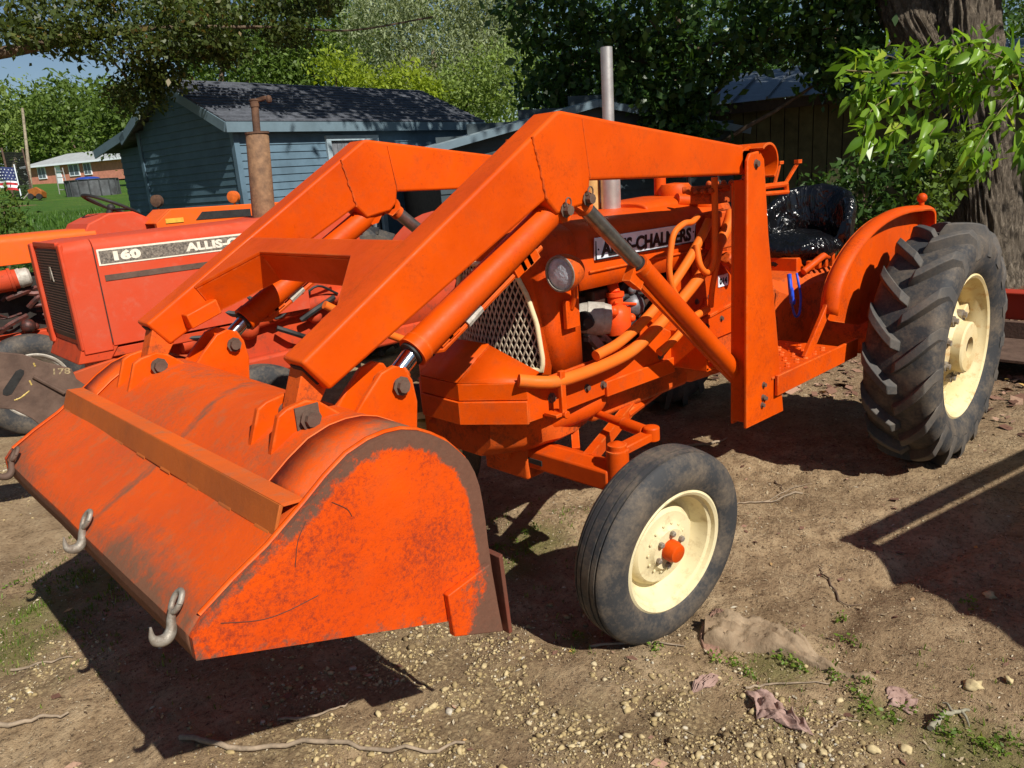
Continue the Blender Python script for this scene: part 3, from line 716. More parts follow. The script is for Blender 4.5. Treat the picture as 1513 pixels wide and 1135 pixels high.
# ---- front axle
w = MB(); w.prism3((0,0,0), (1,0,0), (0,0,1), (0,1,0), [(2.12,.56),(2.19,.585),(2.235,.56),(2.235,.49),(2.19,.475),(2.12,.49)], -.50, .50)
axle = w.build('front_axle', TRACTOR, T, 20, .006)
w = MB(); w.box((2.10,-.12,.44),(2.25,.12,.60)); w.tube([(2.27,0,.55),(2.0,0,.55)], .05, 14); w.build('axle_pivot', GRIMY, axle, 30, .01)
w = MB(); w.box((2.236,.06,.512),(2.240,.19,.532)); w.build('axle_slot', DARK, axle, 0)
for s in (1, -1):
    w = MB(); w.tube([(2.19,s*.515,.43),(2.19,s*.515,.635)], .04, 18); w.lathe([(0,.034),(.02,.034),(.024,.02),(.03,.01)], (2.19,s*.515,.635), (0,0,1), 14)
    w.tube([(2.19,s*.53,.47),(2.195,s*.60,.36),(2.195,s*.66,.347)], [.035,.032,.028], 12); w.build('spindle', TRACTOR, axle, 40)
    w = MB(); w.beam((2.19,s*.515,.628),(2.03,s*.53,.642),.05,.03); w.lathe([(-.025,.03),(.025,.03),(.03,.015)], (2.02,s*.535,.648), (0,0,1), 16); w.build('steering_arm', TRACTOR, axle, 40, .004)
    w = MB(); w.tube([(1.95,s*.10,.665),(2.025,s*.50,.652)], .016, 10); w.tube([(2.005,s*.40,.655),(2.025,s*.51,.652)], .024, 10); w.build('tie_rod', TRACTOR, axle, 40)
    w = MB(); w.beam((2.17,s*.36,.555),(1.35,s*.06,.62),.035,.05); w.beam((2.12,s*.26,.56),(1.95,s*.10,.66),.03,.012); w.tube([(1.75,s*.21,.585),(1.0,s*.03,.60)], .02, 8); w.build('radius_rod', TRACTOR, axle, 30)

# ---- front wheels
def front_wheel(c, steer, camb, parent, scale=1.0, rimmat=CREAM, capmat=TRACTOR, tyremat=TYRE, out=1, R=.3467, name='front_wheel'):
    c = np.array(c, float)
    ax = np.array([-math.sin(steer)*math.cos(camb), math.cos(steer)*math.cos(camb), math.sin(camb)])*out
    k = R/.3467
    w = MB()
    pr = [(.066,.222),(.071,.214),(.066,.204),(.052,.200),(.046,.190),(.020,.183),(.000,.176),(-.012,.168),(-.016,.150),(.010,.140),(.020,.128),(.021,.100),(.026,.085),(.040,.072),(.040,.0)]
    w.lathe([(a*k, b*k) for a, b in pr], c, ax, 64, cap=False)
    w.lathe([(a*k, b*k) for a, b in [(.046,.190),(-.06,.19),(-.066,.222)]], c, ax, 48, cap=False)
    rim = w.build(name, rimmat, parent, 30)
    w = MB(); tp = []
    hw = .083
    tread = [(-.066,.325),(-.060,.335),(-.052,.341),(-.046,.343),(-.0455,.334),(-.039,.334),(-.0385,.3445),(-.022,.346),(-.0215,.336),(-.016,.336),(-.0155,.3467),(.0155,.3467),(.016,.336),(.0215,.336),(.022,.346),(.0385,.3445),(.039,.334),(.0455,.334),(.046,.343),(.052,.341),(.060,.335),(.066,.325)]
    side = [(.075,.312),(.081,.296),(.084,.280),(.0835,.262),(.080,.245),(.0745,.233),(.072,.226),(.066,.221)]
    tp = [(-a, b) for a, b in side[::-1]] + tread + side
    w.lathe([(a*k, b*k) for a, b in tp], c, ax, 96, cap=False)
    # raised scuff ring on the sidewall
    w.build('tyre', tyremat, rim, 28)
    w = MB(); w.lathe([(a*k, b*k) for a, b in [(.035,.036),(.045,.037),(.060,.037),(.072,.033),(.080,.031),(.083,.026),(.083,0)]], c, ax, 24); w.build('hub_cap', capmat, rim, 40)
    w = MB(); u = np.cross(ax, (0,0,1)); u /= np.linalg.norm(u); v_ = np.cross(ax, u)
    for i in range(6):
        an = 2*PI*i/6+.4; q = c + ax*.040*k + (u*math.cos(an)+v_*math.sin(an))*.058*k
        w.lathe([(0,.0105*k),(.012*k,.0105*k),(.015*k,.006*k)], q, ax, 6)
    w.each('wheel_nut', STEEL, rim, smooth=30)
    w = MB()
    for i in range(14):
        an = 2*PI*i/14; q = c + ax*.0275*k + (u*math.cos(an)+v_*math.sin(an))*.088*k; w.lathe([(0,.0055*k),(.003,.004*k),(.003,0)], q, ax, 8)
    tag(w.build('rivet', CREAM if rimmat == CREAM else rimmat, rim, 30), kind='stuff')
    return rim
front_wheel((2.1955,.6904,.334), math.radians(-6.7), math.radians(-5.3), T, out=1)
front_wheel((2.1955,-.6904,.334), math.radians(-6.7), math.radians(5.3), T, out=-1)

# ---- rear wheels
RR, RW = .5915, .337
def rear_wheel(c, s):
    c = np.array(c, float); ax = (0, s, 0)
    w = MB()
    w.lathe([(.128,.363),(.134,.352),(.126,.340),(.10,.333),(.085,.318),(.03,.305),(-.03,.305),(-.085,.318),(-.10,.333),(-.126,.34),(-.132,.363)], c, ax, 72, cap=False)
    rim = w.build('rear_wheel', CREAM_R, T, 35)
    w = MB(); hw = RW/2
    car = [(-.118,.352),(-.14,.37),(-.160,.41),(-.1685,.455),(-.166,.495),(-.156,.522),(-.140,.541),(-.11,.551),(-.05,.556),(.05,.556),(.11,.551),(.140,.541),(.156,.522),(.166,.495),(.1685,.455),(.160,.41),(.14,.37),(.118,.352)]
    w.lathe(car, c, ax, 96, cap=False); w.build('tyre', TYRE, rim, 40)
    def surf(y, phi, h):                                       # point on the carcass crown, h above it
        ay = abs(y)
        if ay < .118: r = .556-.00035*(ay/.118); n_ = 0
        ys = [p[0] for p in car[9:15]]; rs = [p[1] for p in car[9:15]]
        r = float(np.interp(ay, ys, rs)) + h
        return (c[0]+r*math.cos(phi), c[1]+y, c[2]+r*math.sin(phi))
    nl = 17
    for side in (1, -1):
        secs = []
        for t in np.linspace(0, 1, 8):
            y = side*(-.012+.176*t); ph = .30*(t**1.25 if t < .8 else .8**1.25+(t-.8)*1.6)
            wd = .042+.014*t; h = .050 if t < .85 else .050-.012*(t-.85)/.15
            if t == 0: h = .010
            yy = min(abs(y), .163)*(1 if y >= 0 else -1); d1 = wd/RR/1.4
            secs.append([surf(yy, ph-d1, -.012), surf(yy, ph-d1*.72, h), surf(yy, ph+d1*.72, h), surf(yy, ph+d1, -.012)])
        e = []
        for (x, y, z) in secs[-1]:                             # tuck down the shoulder
            vx, vz = x-c[0], z-c[2]; r = math.hypot(vx, vz); k2 = (r-.052)/r; e.append((c[0]+vx*k2, c[1]+side*.1685, c[2]+vz*k2))
        secs.append(e); w = MB(); w.loft(secs); lug = w.build('tyre_lug', TYRE_DUSTY, rim, 25, .004, 2)
        for i in range(nl):
            o2 = lug if i == 0 else lug.copy()
            if i: COL.objects.link(o2); o2.parent = rim; o2.matrix_parent_inverse = lug.matrix_parent_inverse.copy()
            Mt = Matrix.Translation(Vector(c)); o2.matrix_basis = Mt @ Matrix.Rotation(-2*PI*(i+(.5 if side < 0 else 0))/nl, 4, 'Y') @ Mt.inverted()
    o_ = s*.075
    w = MB()                                                    # dished disc with thick hub
    w.lathe([(-.01,.305),(.005,.29),(.022,.262),(.034,.245),(.055,.20),(.074,.15),(.096,.128),(.105,.115)], c, ax, 64, cap=False)
    w.lathe([(.09,.128),(.138,.126),(.145,.118),(.145,.052),(.11,.046),(.11,.0)], c, ax, 40, cap=False)
    w.lathe([(.018,.30),(-.01,.30),(-.01,.0)], c, ax, 48, cap=False)
    w.build('wheel_disc', CREAM_R, rim, 30)
    w = MB()
    for i in range(8):
        an = 2*PI*i/8+.3
        q = c + np.array([math.cos(an)*.158, s*.083, math.sin(an)*.158])
        w.lathe([(-.02,.026),(.008,.026),(.009,.016),(.024,.015),(.026,.008)], q, ax, 8)
    w.each('wheel_bolt', STEEL, rim, smooth=30)
    w = MB()
    for i in range(6):
        an = 2*PI*i/6+.55; er = np.array([math.cos(an), 0, math.sin(an)]); et = np.array([-math.sin(an), 0, math.cos(an)])
        w.obox(c + er*.285 + np.array([0, s*.03, 0]), er*.042, et*.032, (0, .022, 0))
    w.each('rim_clamp', CREAM_R, rim, smooth=20, bevel=.006)
    w = MB()
    for i in range(4):
        an = 2*PI*i/4+.95; q = c + np.array([math.cos(an)*.205, s*.0585, math.sin(an)*.205])
        w.lathe([(-.01,.028),(.003,.027),(.003,0)], q, ax, 18)
    w.each('disc_hole', DARK, rim, smooth=30)
    w = MB(); w.lathe([(.115,.045),(.128,.03),(.128,0)], c, ax, 20); w.build('axle_end', RUST, rim, 30)
    return rim
rear_wheel((0,.826,.59), 1); rear_wheel((0,-.826,.59), -1)

# ---- engine, transmission, hood
def arch(x, hw_b, z_b, hw_s, z_s, z_t, k=7):
    """half tunnel section: bottom edge, shoulder, rounded top"""
    pts = [(x, hw_b, z_b), (x, (hw_b*.6+hw_s*.4), z_b+(z_s-z_b)*.4), (x, hw_s, z_s)]
    for a in np.linspace(0, PI/2, k)[1:]:
        pts.append((x, hw_s*(math.cos(a)**.55), z_s+(z_t-z_s)*math.sin(a)**.9))
    pts += [(x, -p[1], p[2]) for p in pts[-2::-1]]
    return pts
w = MB(); secs = []
for t in np.linspace(0, 1, 14):
    x = 2.055-1.02*t; secs.append(arch(x, .262-.012*t, 1.150-.012*t, .246-.012*t, 1.322+.012*t, 1.398+.016*t))
w.loft(secs, closed=False, cap=False)
hood = w.build('hood', TRACTOR, T, 35); sm = hood.modifiers.new('sheet', 'SOLIDIFY'); sm.thickness = .006
w = MB(); w.tube([(2.0,.262,1.21),(1.25,.252,1.205)], .005, 6); w.build('hood_crease', TRACTOR, hood, 40)
w = MB(); secs = [arch(1.52, .17, 1.36, .17, 1.395, 1.425), arch(1.15, .17, 1.36, .17, 1.40, 1.435)]; w.loft(secs); w.build('hood_pad', TRACTOR, hood, 35, .006)
w = MB(); w.lathe([(0,.05),(.02,.05),(.03,.035),(.035,0)], (1.74,.02,1.398), (0,0,1), 20); w.build('radiator_cap', GRIMY, hood, 40)
# nameplate
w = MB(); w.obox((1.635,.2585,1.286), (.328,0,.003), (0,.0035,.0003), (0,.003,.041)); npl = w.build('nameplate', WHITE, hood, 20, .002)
w = MB()
for zz in (-.041,.041): w.obox((1.635,.2625,1.286+zz*.96), (.326,0,.003), (0,.0016,0), (0,0,.0022))
for xx in (-.324,.324): w.obox((1.635+xx,.2625,1.286), (.0025,0,0), (0,.0016,0), (0,0,.038))
w.each('plate_border', BLACKINK, npl, smooth=0)
text_mesh('lettering', 'ALLIS-CHALMERS', BLACKINK, npl, (1.93,.2632,1.2605), (-1,0,-.009), (0,.03,1), .072, .585, .0026)
w = MB()
for xx in (1.945,1.325): w.lathe([(0,.004),(.003,.003),(.003,0)], (xx,.2622,1.286), (0,1,0), 8)
w.each('plate_screw', BLACKINK, npl, smooth=30)

# radiator shell
w = MB()
def shell_sec(x, hb, hs, zt, zs): return arch(x, hb, .872, hs, zs, zt)
BOW = 1.2
def bow(p): return (p[0]-BOW*p[1]*p[1], p[1], p[2])
secs = [shell_sec(2.06,.262,.252,1.402,1.325), shell_sec(2.18,.266,.246,1.392,1.31), shell_sec(2.255,.266,.230,1.372,1.285), shell_sec(2.292,.256,.200,1.345,1.262)]
secs = [[(2.06+(bow(p)[0]-2.06)*(0 if k == 0 else 1), p[1], p[2]) for p in sc] for k, sc in enumerate(secs)]
w.loft(secs, closed=False, cap=False); shell = w.build('radiator_shell', TRACTOR, T, 40); sm = shell.modifiers.new('sheet', 'SOLIDIFY'); sm.thickness = .006
GR = [(.226,.885),(.230,.93),(.218,1.06),(.192,1.16),(.158,1.235),(.138,1.262),(.112,1.274)]; GR = [(-.226,.885)]+GR+[(-a, b) for a, b in GR[:0:-1]]
GX = 2.294
def offset(poly, d):
    a = sum(p[0]*q[1]-q[0]*p[1] for p, q in zip(poly, poly[1:]+poly[:1])); return inset(poly, d if a > 0 else -d)
front = [p for p in secs[-1]]
w = MB(); outer = [(p[1], p[2]) for p in front]; 
gi = offset(GR, -.012)
# front sheet around the opening
w2 = MB(); no = 60
def resamp_closed(poly, n):
    P = [np.array(p) for p in poly]+[np.array(poly[0])]; L = [0]
    for a, b in zip(P, P[1:]): L.append(L[-1]+np.linalg.norm(b-a))
    out = []
    for i in range(n):
        s = L[-1]*i/n; k = max(j for j in range(len(L)) if L[j] <= s+1e-9); k = min(k, len(P)-2); t = (s-L[k])/max(1e-9, L[k+1]-L[k]); out.append(tuple(P[k]+(P[k+1]-P[k])*t))
    return out
oc = outer; cy, czz = 0, 1.08
angs = np.linspace(-PI, PI, 72, endpoint=False)
def radial(poly, an):
    best = None; dx_, dy_ = math.cos(an), math.sin(an); n = len(poly)
    for i in range(n):
        (x1, y1), (x2, y2) = poly[i], poly[(i+1) % n]; x1 -= cy; x2 -= cy; y1 -= czz; y2 -= czz
        den = dx_*(y2-y1)-dy_*(x2-x1)
        if abs(den) < 1e-12: continue
        t = (x1*(y2-y1)-y1*(x2-x1))/den; u_ = (x1*dy_-y1*dx_)/den
        if t > 0 and -1e-6 <= u_ <= 1+1e-6: best = t if best is None else max(best, t)
    return (cy+dx_*best, czz+dy_*best)
ro = [radial(oc, a) for a in angs]; ri = [radial(GR, a) for a in angs]
V = [bow((GX-.002, *p)) for p in ro]+[bow((GX-.002, *p)) for p in ri]; n = len(angs)
w2.add(V, [(i, (i+1) % n, n+(i+1) % n, n+i) for i in range(n)]); w2.build('shell_front', TRACTOR, shell, 20)
w = MB(); gt = offset(GR, .004)
loop = [bow((GX+.002, p[0], p[1])) for p in resamp_closed(gt, 64)]; w.tube(loop+[loop[0]], .010, 8, cap=False); fr = w.build('grille', CREAM, T, 50)
w = MB(); w.prism3((2.165,0,0), (0,1,0), (0,0,1), (1,0,0), GR, 0, .004); w.build('radiator_core', DARK, fr, 0)
# expanded diamond mesh: crossed strands clipped to the opening
w = MB(); poly = [np.array(p) for p in gt]
def clip(p, d_):
    t0, t1 = -9, 9; n = len(poly); area = sum(poly[i][0]*poly[(i+1) % n][1]-poly[(i+1) % n][0]*poly[i][1] for i in range(n)); sg = 1 if area > 0 else -1
    for i in range(n):
        a, b = poly[i], poly[(i+1) % n]; e = b-a; nr = np.array([-e[1], e[0]])*sg
        num = nr@(p-a); den = nr@d_
        if abs(den) < 1e-9:
            if num < 0: return None
            continue
        t = -num/den
        if den > 0: t0 = max(t0, t)
        else: t1 = min(t1, t)
    return (p+d_*t0, p+d_*t1) if t1-t0 > .004 else None
cell = .0215
for sg, xo in ((1, 0), (-1, .0022)):
    d_ = np.array([sg*.44, 1.0]); d_ /= np.linalg.norm(d_)
    for i in range(-40, 41):
        sgm = clip(np.array([i*cell, 1.08]), d_)
        if sgm is None: continue
        a, b = sgm; nr = np.array([-d_[1], d_[0]]); h = .0024
        ns_ = max(1, int(np.linalg.norm(b-a)/.07))
        for q in range(ns_):
            p0_, p1_ = a+(b-a)*q/ns_, a+(b-a)*(q+1)/ns_; A_ = np.array(bow((GX-.006-xo, *p0_))); B_ = np.array(bow((GX-.006-xo, *p1_)))
            w.obox((A_+B_)/2, (B_-A_)/2, (0, *nr*h), (.0016, 0, 0))
gm = w.build('grille_mesh', simple('galvanised mesh', (.62,.53,.40), .55, .1, .3, 30, .1, 60, .4, (.42,.34,.24)), fr, 0); tag(gm, kind='stuff')

# headlight
def headlight(s):
    c = np.array([2.235, s*.345, 1.243]); ax = np.array([.97, s*.06, -.05]); ax /= np.linalg.norm(ax)
    w = MB(); w.lathe([(-.09,.006),(-.085,.025),(-.065,.046),(-.03,.060),(.0,.064),(.012,.063),(.014,.058),(.008,.056)], c, ax, 36, cap=False)
    h = w.build('headlight', GRIMY, T, 40)
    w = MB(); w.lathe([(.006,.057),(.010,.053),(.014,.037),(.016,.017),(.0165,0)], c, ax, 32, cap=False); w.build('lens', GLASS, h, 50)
    w = MB(); w.lathe([(.004,.0635),(.016,.062),(.0165,.056),(.008,.055)], c, ax, 36, cap=False); w.build('bezel', STEEL, h, 40)
    w = MB(); w.tube([tuple(c-ax*.06), (2.13,s*.30,1.15), (2.13,s*.28,1.10)], .012, 8); w.box((2.09,min(s*.268,s*.285),1.03),(2.16,max(s*.268,s*.285),1.13)); w.build('lamp_bracket', TRACTOR, h, 40, .002)
headlight(1); headlight(-1)

# engine block and accessories
w = MB(); w.box((1.15,-.17,.70),(2.02,.15,1.10)); w.box((1.2,-.13,1.10),(1.95,.13,1.22)); 
for i in range(4): w.box((1.3+i*.17,.15,.98),(1.39+i*.17,.175,1.09))
w.box((1.25,.10,1.04),(1.9,.19,1.12)); eng = w.build('engine_block', simple('dark oily engine', (.10,.035,.018), .7, 0, .5, 20, .3, 50, .4, (.025,.018,.014)), T, 20, .01)
w = MB(); w.box((1.28,-.2,.60),(1.95,.2,.74)); w.build('oil_pan', GRIMY, eng, 20, .02)
c = np.array([1.955,.225,1.028])
w = MB(); w.lathe([(-.075,.03),(-.07,.054),(-.045,.06),(-.043,.063),(.018,.063),(.02,.06),(.05,.055),(.06,.04),(.06,0)], c, (.66,-.72,.1), 28)
alt = w.build('alternator', GREYCAST, T, 40)
w = MB(); w.lathe([(.055,.036),(.078,.036),(.082,.02),(.082,0)], c, (.97,.22,.05), 24); w.tube([tuple(c+np.array([.06,.04,.0])), tuple(c+np.array([.08,.05,.0]))], .02, 10); w.build('pulley', BLACK, alt, 40)
w = MB(); w.beam(c+np.array([.03,.0,-.05]), c+np.array([-.03,.01,-.12]), .03, .03); w.tube([c+np.array([-.05,.0,-.07]), c+np.array([-.09,.01,-.11])], .012, 8); w.obox(c+np.array([-.02,.0,-.085]), (.06,0,.01), (0,.012,0), (0,0,.008)); w.build('alternator_bracket', STEEL, alt, 30)
c = np.array([1.80,.215,1.008]); CARB = paint('bright red orange carburettor', (.85,.08,.01), (.75,.07,.01), .4, bmp=.2)
w = MB(); w.lathe([(-.075,.03),(-.07,.05),(-.03,.06),(.02,.056),(.04,.04),(.045,.03),(.075,.03),(.08,.036),(.095,.036)], c, (0,0,1), 18); w.box(c+np.array([-.07,-.04,-.02]), c+np.array([.06,.02,.03])); w.tube([c+np.array([.03,.02,.06]), c+np.array([-.09,.03,.035])], .006, 6); w.tube([c+np.array([.0,0,.09]), c+np.array([-.01,-.02,.125]), c+np.array([-.06,-.05,.13])], .022, 10); w.ball(c+np.array([.05,.03,.03]), .022, 10); w.ball(c+np.array([-.04,.045,-.01]), .018, 10)
carb = w.build('carburettor', CARB, T, 40)
w = MB(); 
for q, r_ in (((1.685,.21,1.03),.05),((1.66,.22,1.10),.02),((1.70,.22,1.095),.018)): w.ball(q, r_, 12)
w.tube([(1.66,.22,1.10),(1.66,.20,1.16)], .01, 8); w.build('governor', simple('grey blue governor', (.16,.16,.17), .5, .4, .3, 40, .2), T, 40)
# belt pulley end and fan behind the radiator
w = MB()
for k in range(9): 
    p0 = (rnd.uniform(1.25,1.9), rnd.uniform(.16,.22), rnd.uniform(.85,1.1)); w.tube(smooth_path([p0, (p0[0]-.08,p0[1]+.02,p0[2]+rnd.uniform(-.1,.1)), (p0[0]-.2,p0[1],p0[2]+rnd.uniform(-.15,.1))], 4), rnd.choice((.005,.008,.012)), 6)
w.each('engine_wire', BLACK, eng, smooth=40)
# centre housing
w = MB(); secs = []
for x, hw, z0, z1 in ((1.32,.20,.62,1.13),(1.25,.245,.60,1.16),(.85,.245,.58,1.14),(.62,.20,.55,1.02),(.30,.17,.45,.92),(.1,.21,.40,.95),(-.30,.21,.38,.95)):
    secs.append([(x, hw, z0+.06), (x, hw*.8, z0), (x, -hw*.8, z0), (x, -hw, z0+.06), (x, -hw, z1-.07), (x, -hw*.75, z1), (x, hw*.75, z1), (x, hw, z1-.07)])
w.loft(secs); hs = w.build('gear_housing', GRIMY, T, 30, .012)
w = MB(); w.tube([(0,-.74,.59),(0,-.62,.59),(0,-.61,.59),(0,-.22,.6),(0,.22,.6),(0,.61,.59),(0,.62,.59),(0,.74,.59)], [.13,.13,.085,.11,.11,.085,.13,.13], 20); w.build('rear_axle', GRIMY, T, 40)
w = MB(); w.prism([(1.70,.77),(1.70,.94),(1.30,1.19),(.86,1.16),(.80,.80)], .246, .258); sp = w.build('side_panel', TRACTOR, T, 20, .004)
w = MB(); w.obox((1.09,.2605,1.047), (.040,0,.0), (0,.0018,0), (0,0,.026)); nt_ = w.build('number_tag', WHITE, sp, 0)
text_mesh('lettering', '014', BLACKINK, nt_, (1.122,.2635,1.033), (-1,0,0), (0,0,1), .038, .062, .001)
w = MB()
for q in ((1.30,.985),(1.22,.86),(1.10,.875),(1.0,.89),(1.55,.87),(1.2,.99)): bolt(w, (q[0],.2585,q[1]), (0,1,0), .009, .01)
w.each('bolt', DARKRUST, sp, smooth=30)
w = MB(); w.beam((1.50,.262,.87),(1.0,.262,.93),.01,.012); w.tube(smooth_path([(1.36,.275,.92),(1.30,.285,.96),(1.27,.285,1.0)], 5), .008, 8); w.build('clutch_lever', TRACTOR, sp, 30)
# dash cowl, fuel tank pieces behind the hood
w = MB(); secs = [arch(1.04,.235,1.10,.225,1.32,1.415), arch(.93,.22,1.08,.21,1.32,1.42), arch(.86,.17,1.08,.17,1.30,1.38)]; w.loft(secs); w.build('dash_cowl', GRIMY, T, 35, .01)
w = MB(); w.lathe([(0,.0),(0,.075),(.03,.075),(.05,.06),(.055,.0)], (1.16,.06,1.43), (0,0,1), 24); w.tube(smooth_path([(1.28,.15,1.415),(1.2,.19,1.40),(1.1,.19,1.37)], 5), .03, 10); w.build('fuel_cap', TRACTOR, T, 40)
# exhaust stack and air intake
w = MB(); w.tube([(1.54,0,1.37),(1.538,0,1.575),(1.538,0,1.58),(1.532,0,2.035)], [.042,.042,.024,.024], 22); st = w.build('exhaust_stack', ALU, T, 40)
w = MB(); w.lathe([(0,.06),(.012,.06),(.012,.045)], (1.54,0,1.385), (0,0,1), 22); w.build('stack_collar', GRIMY, st, 40)
w = MB(); w.lathe([(0,.0225),(0.002,.019)], (1.532,0,2.036), (0,0,1), 18); w.build('stack_mouth', DARK, st, 30)
w = MB(); w.tube([tuple(onp(876,312,1,-.07)), tuple(onp(876,312,1,-.07)+np.array([0,0,.2]))], .033, 16); w.build('intake_stack', simple('dusty cream pipe', (.62,.38,.13), .6, 0, .25), T, 40)
w = MB(); w.tube([(1.19,0,1.39),(1.185,0,1.60)], .026, 18); w.lathe([(0,.033),(.02,.033)], (1.19,0,1.40), (0,0,1), 18); w.build('air_pipe', TRACTOR, T, 40)
# hoses and valve
def hose(pts, r, mat=ORANGE, name='hydraulic_hose', k=6):
    w = MB(); w.tube(smooth_path(pts, k), r, 12); return w.build(name, mat, T, 60)
HO = paint('orange painted hose', (.80,.16,.015), (.72,.13,.012), .5, dirt=(.35,.14,.05), dirt_amt=.5, bmp=.1)
hose([(2.42,.29,.905),(2.35,.33,.888),(2.28,.355,.882),(2.10,.36,.884),(1.904,.36,.902),(1.753,.36,.955),(1.592,.36,1.029),(1.397,.36,1.14),(1.215,.355,1.29),(1.16,.34,1.35)], .023, HO)
hose([(2.10,.36,.93),(1.95,.36,.955),(1.749,.36,1.035),(1.542,.36,1.17),(1.40,.35,1.275),(1.33,.34,1.33)], .019, HO)
hose([(1.384,.40,1.505),(1.381,.40,1.40),(1.382,.40,1.28),(1.390,.40,1.175),(1.43,.395,1.135),(1.475,.39,1.17),(1.47,.37,1.25)], .013, HO)
hose([(1.46,.37,1.36),(1.53,.39,1.345),(1.60,.40,1.345),(1.665,.40,1.315),(1.69,.40,1.25),(1.70,.40,1.18),(1.68,.40,1.11),(1.62,.39,1.05)], .012, HO)
hose([(1.30,.38,1.24),(1.35,.39,1.16),(1.37,.38,1.06),(1.35,.36,.98)], .012, HO)
hose([(1.72,.36,.86),(1.62,.37,.90),(1.5,.36,.95),(1.36,.35,.97)], .016, HO)
hose([(1.72,-.30,1.02),(1.9,-.33,.95),(2.2,-.36,.90),(2.45,-.40,1.0),(2.7,-.43,1.16)], .016, HO)
w = MB(); w.box((1.22,.27,1.40),(1.36,.40,1.46)); 
for yy in (.29,.325,.36,.395): w.tube([(1.34,yy,1.44),(1.41,yy,1.455)], .012, 8); w.ball((1.25,yy,1.475), .014, 8)
w.tube([(1.40,.26,1.46),(1.30,.42,1.46)], .015, 8); vb = w.build('control_valve', GRIMY, T, 30, .004)
w = MB(); w.tube([(1.26,.34,1.44),(.62,.31,1.435)], .013, 8); w.tube([(1.26,.37,1.42),(.64,.33,1.40)], .010, 8); w.tube([(.62,.31,1.44),(.61,.31,1.395)], .012, 8); w.build('control_rod', TRACTOR, vb, 40)
w = MB(); w.beam((.73,.31,1.435),(.675,.305,1.53),.010,.014); w.beam((.63,.31,1.435),(.545,.33,1.53),.010,.014); w.box((.655,.295,1.528),(.69,.315,1.542)); w.box((.53,.32,1.525),(.565,.342,1.542)); w.build('control_lever', TRACTOR, vb, 20)
# under-hood clutter behind the post
w = MB(); w.box((1.10,.26,1.20),(1.24,.33,1.36)); w.tube([(1.14,.30,1.16),(1.05,.31,1.08)], .03, 10); w.box((1.28,.27,1.10),(1.36,.33,1.20)); w.build('filter_housing', GRIMY, T, 30, .008)

# fenders
FL = [(.735,.855),(.715,.95),(.66,1.03),(.56,1.11),(.43,1.175),(.27,1.225),(.10,1.252),(-.08,1.262),(-.26,1.255),(-.40,1.246),(-.465,1.225),(-.485,1.175),(-.488,1.12)]
def fender(s):
    P = [np.array(p) for p in smooth_path([(a, b, 0) for a, b in FL], 3)]
    w = MB(); secs = []
    for p in P:
        x, z = p[0], p[1]; dx_, dz_ = x, z-.6; L = math.hypot(dx_, dz_); ux, uz = dx_/L, dz_/L
        row = []
        for (y, dr) in ((.538,-.050),(.541,-.026),(.549,-.008),(.565,.004),(.585,.007),(.604,.003),(.619,-.006),(.626,-.016),(.622,-.026),(.612,-.024)): row.append((x+ux*dr, s*y, z+uz*dr))
        secs.append(row)
    w.loft(secs, closed=False, cap=False); f = w.build('fender', TRACTOR, T, 60); sm = f.modifiers.new('sheet', 'SOLIDIFY'); sm.thickness = .004
    inner = [(p[0], p[1]) for p in P]; inner = [(x*.985, .6+(z-.6)*.985) for x, z in inner] + [(-.45,.9),(-.2,.72),(.3,.72),(.62,.80)]
    w = MB(); w.prism(inner, s*.540, s*.546); w.build('fender_panel', TRACTOR, f, 30)
    w = MB(); w.ball((-.31,s*.60,1.295), .026, 14); w.tube([(-.31,s*.60,1.25),(-.31,s*.60,1.28)], .014, 8); w.build('fender_knob', TRACTOR, f, 50)
    w = MB(); w.beam((.705,s*.575,.90),(.86,s*.545,.67),.02,.045); w.build('fender_stay', TRACTOR, f, 20, .003)
    return f
fender(1); fender(-1)
# foot platforms
for s in (1, -1):
    w = MB(); y0, y1 = sorted((s*.26, s*.585)); w.box((.60,y0,.668),(1.24,y1,.676))
    pf = w.build('foot_platform', TRACTOR, T, 20)
    w = MB(); w.box((.42,min(s*.585,s*.60),.592),(1.22,max(s*.585,s*.60),.682)); w.build('step_beam', TRACTOR, pf, 20, .003)
    w = MB(); 
    for i in range(13):
        for j in range(5):
            q = (.66+i*.043, s*(.30+j*.058+(.02 if i % 2 else 0)), .6762); w.lathe([(0,.013),(.005,.009),(.005,.004),(.002,.003)], q, (0,0,1), 8)
    tag(w.build('tread_button', TRACTOR, pf, 30), kind='stuff')
    w = MB(); w.beam((1.10,s*.36,.70),(.93,s*.36,.80),.05,.012); w.build('pedal', TRACTOR, pf, 20)
# seat support
w = MB(); w.box((-.25,-.13,.93),(.12,.13,1.02)); w.tube([(.15,.18,.95),(.0,.22,1.02),(-.12,.2,1.0)], .02, 8)
for k in range(6): w.box((.05-k*.06,.16+.01*k,.95),(.08-k*.06,.20+.01*k,1.0+.02*(k % 2)))
w.build('seat_support', TRACTOR, T, 30, .005)
# steering column and wheel behind the dash
w = MB(); w.tube([(.98,0,1.36),(.70,0,1.46)], .018, 10); w.build('steering_column', BLACK, T, 40)
w = MB(); cc = np.array([.70,0,1.46]); axs = np.array([-.94,0,.34]); u = np.array([0,1,0]); v_ = np.cross(axs, u)
ring = [cc+(u*math.cos(q)+v_*math.sin(q))*.17 for q in np.linspace(0, 2*PI, 33)]; w.tube(ring, .011, 8, cap=False)
for q in (0.5, 2.6, 4.7): w.tube([cc, cc+(u*math.cos(q)+v_*math.sin(q))*.17], .008, 6)
w.build('steering_wheel', BLACK, T, 40)
# drawbar
w = MB(); w.box((-.75,-.04,.36),(.1,.04,.39)); w.build('drawbar', RUST, T, 20, .004)

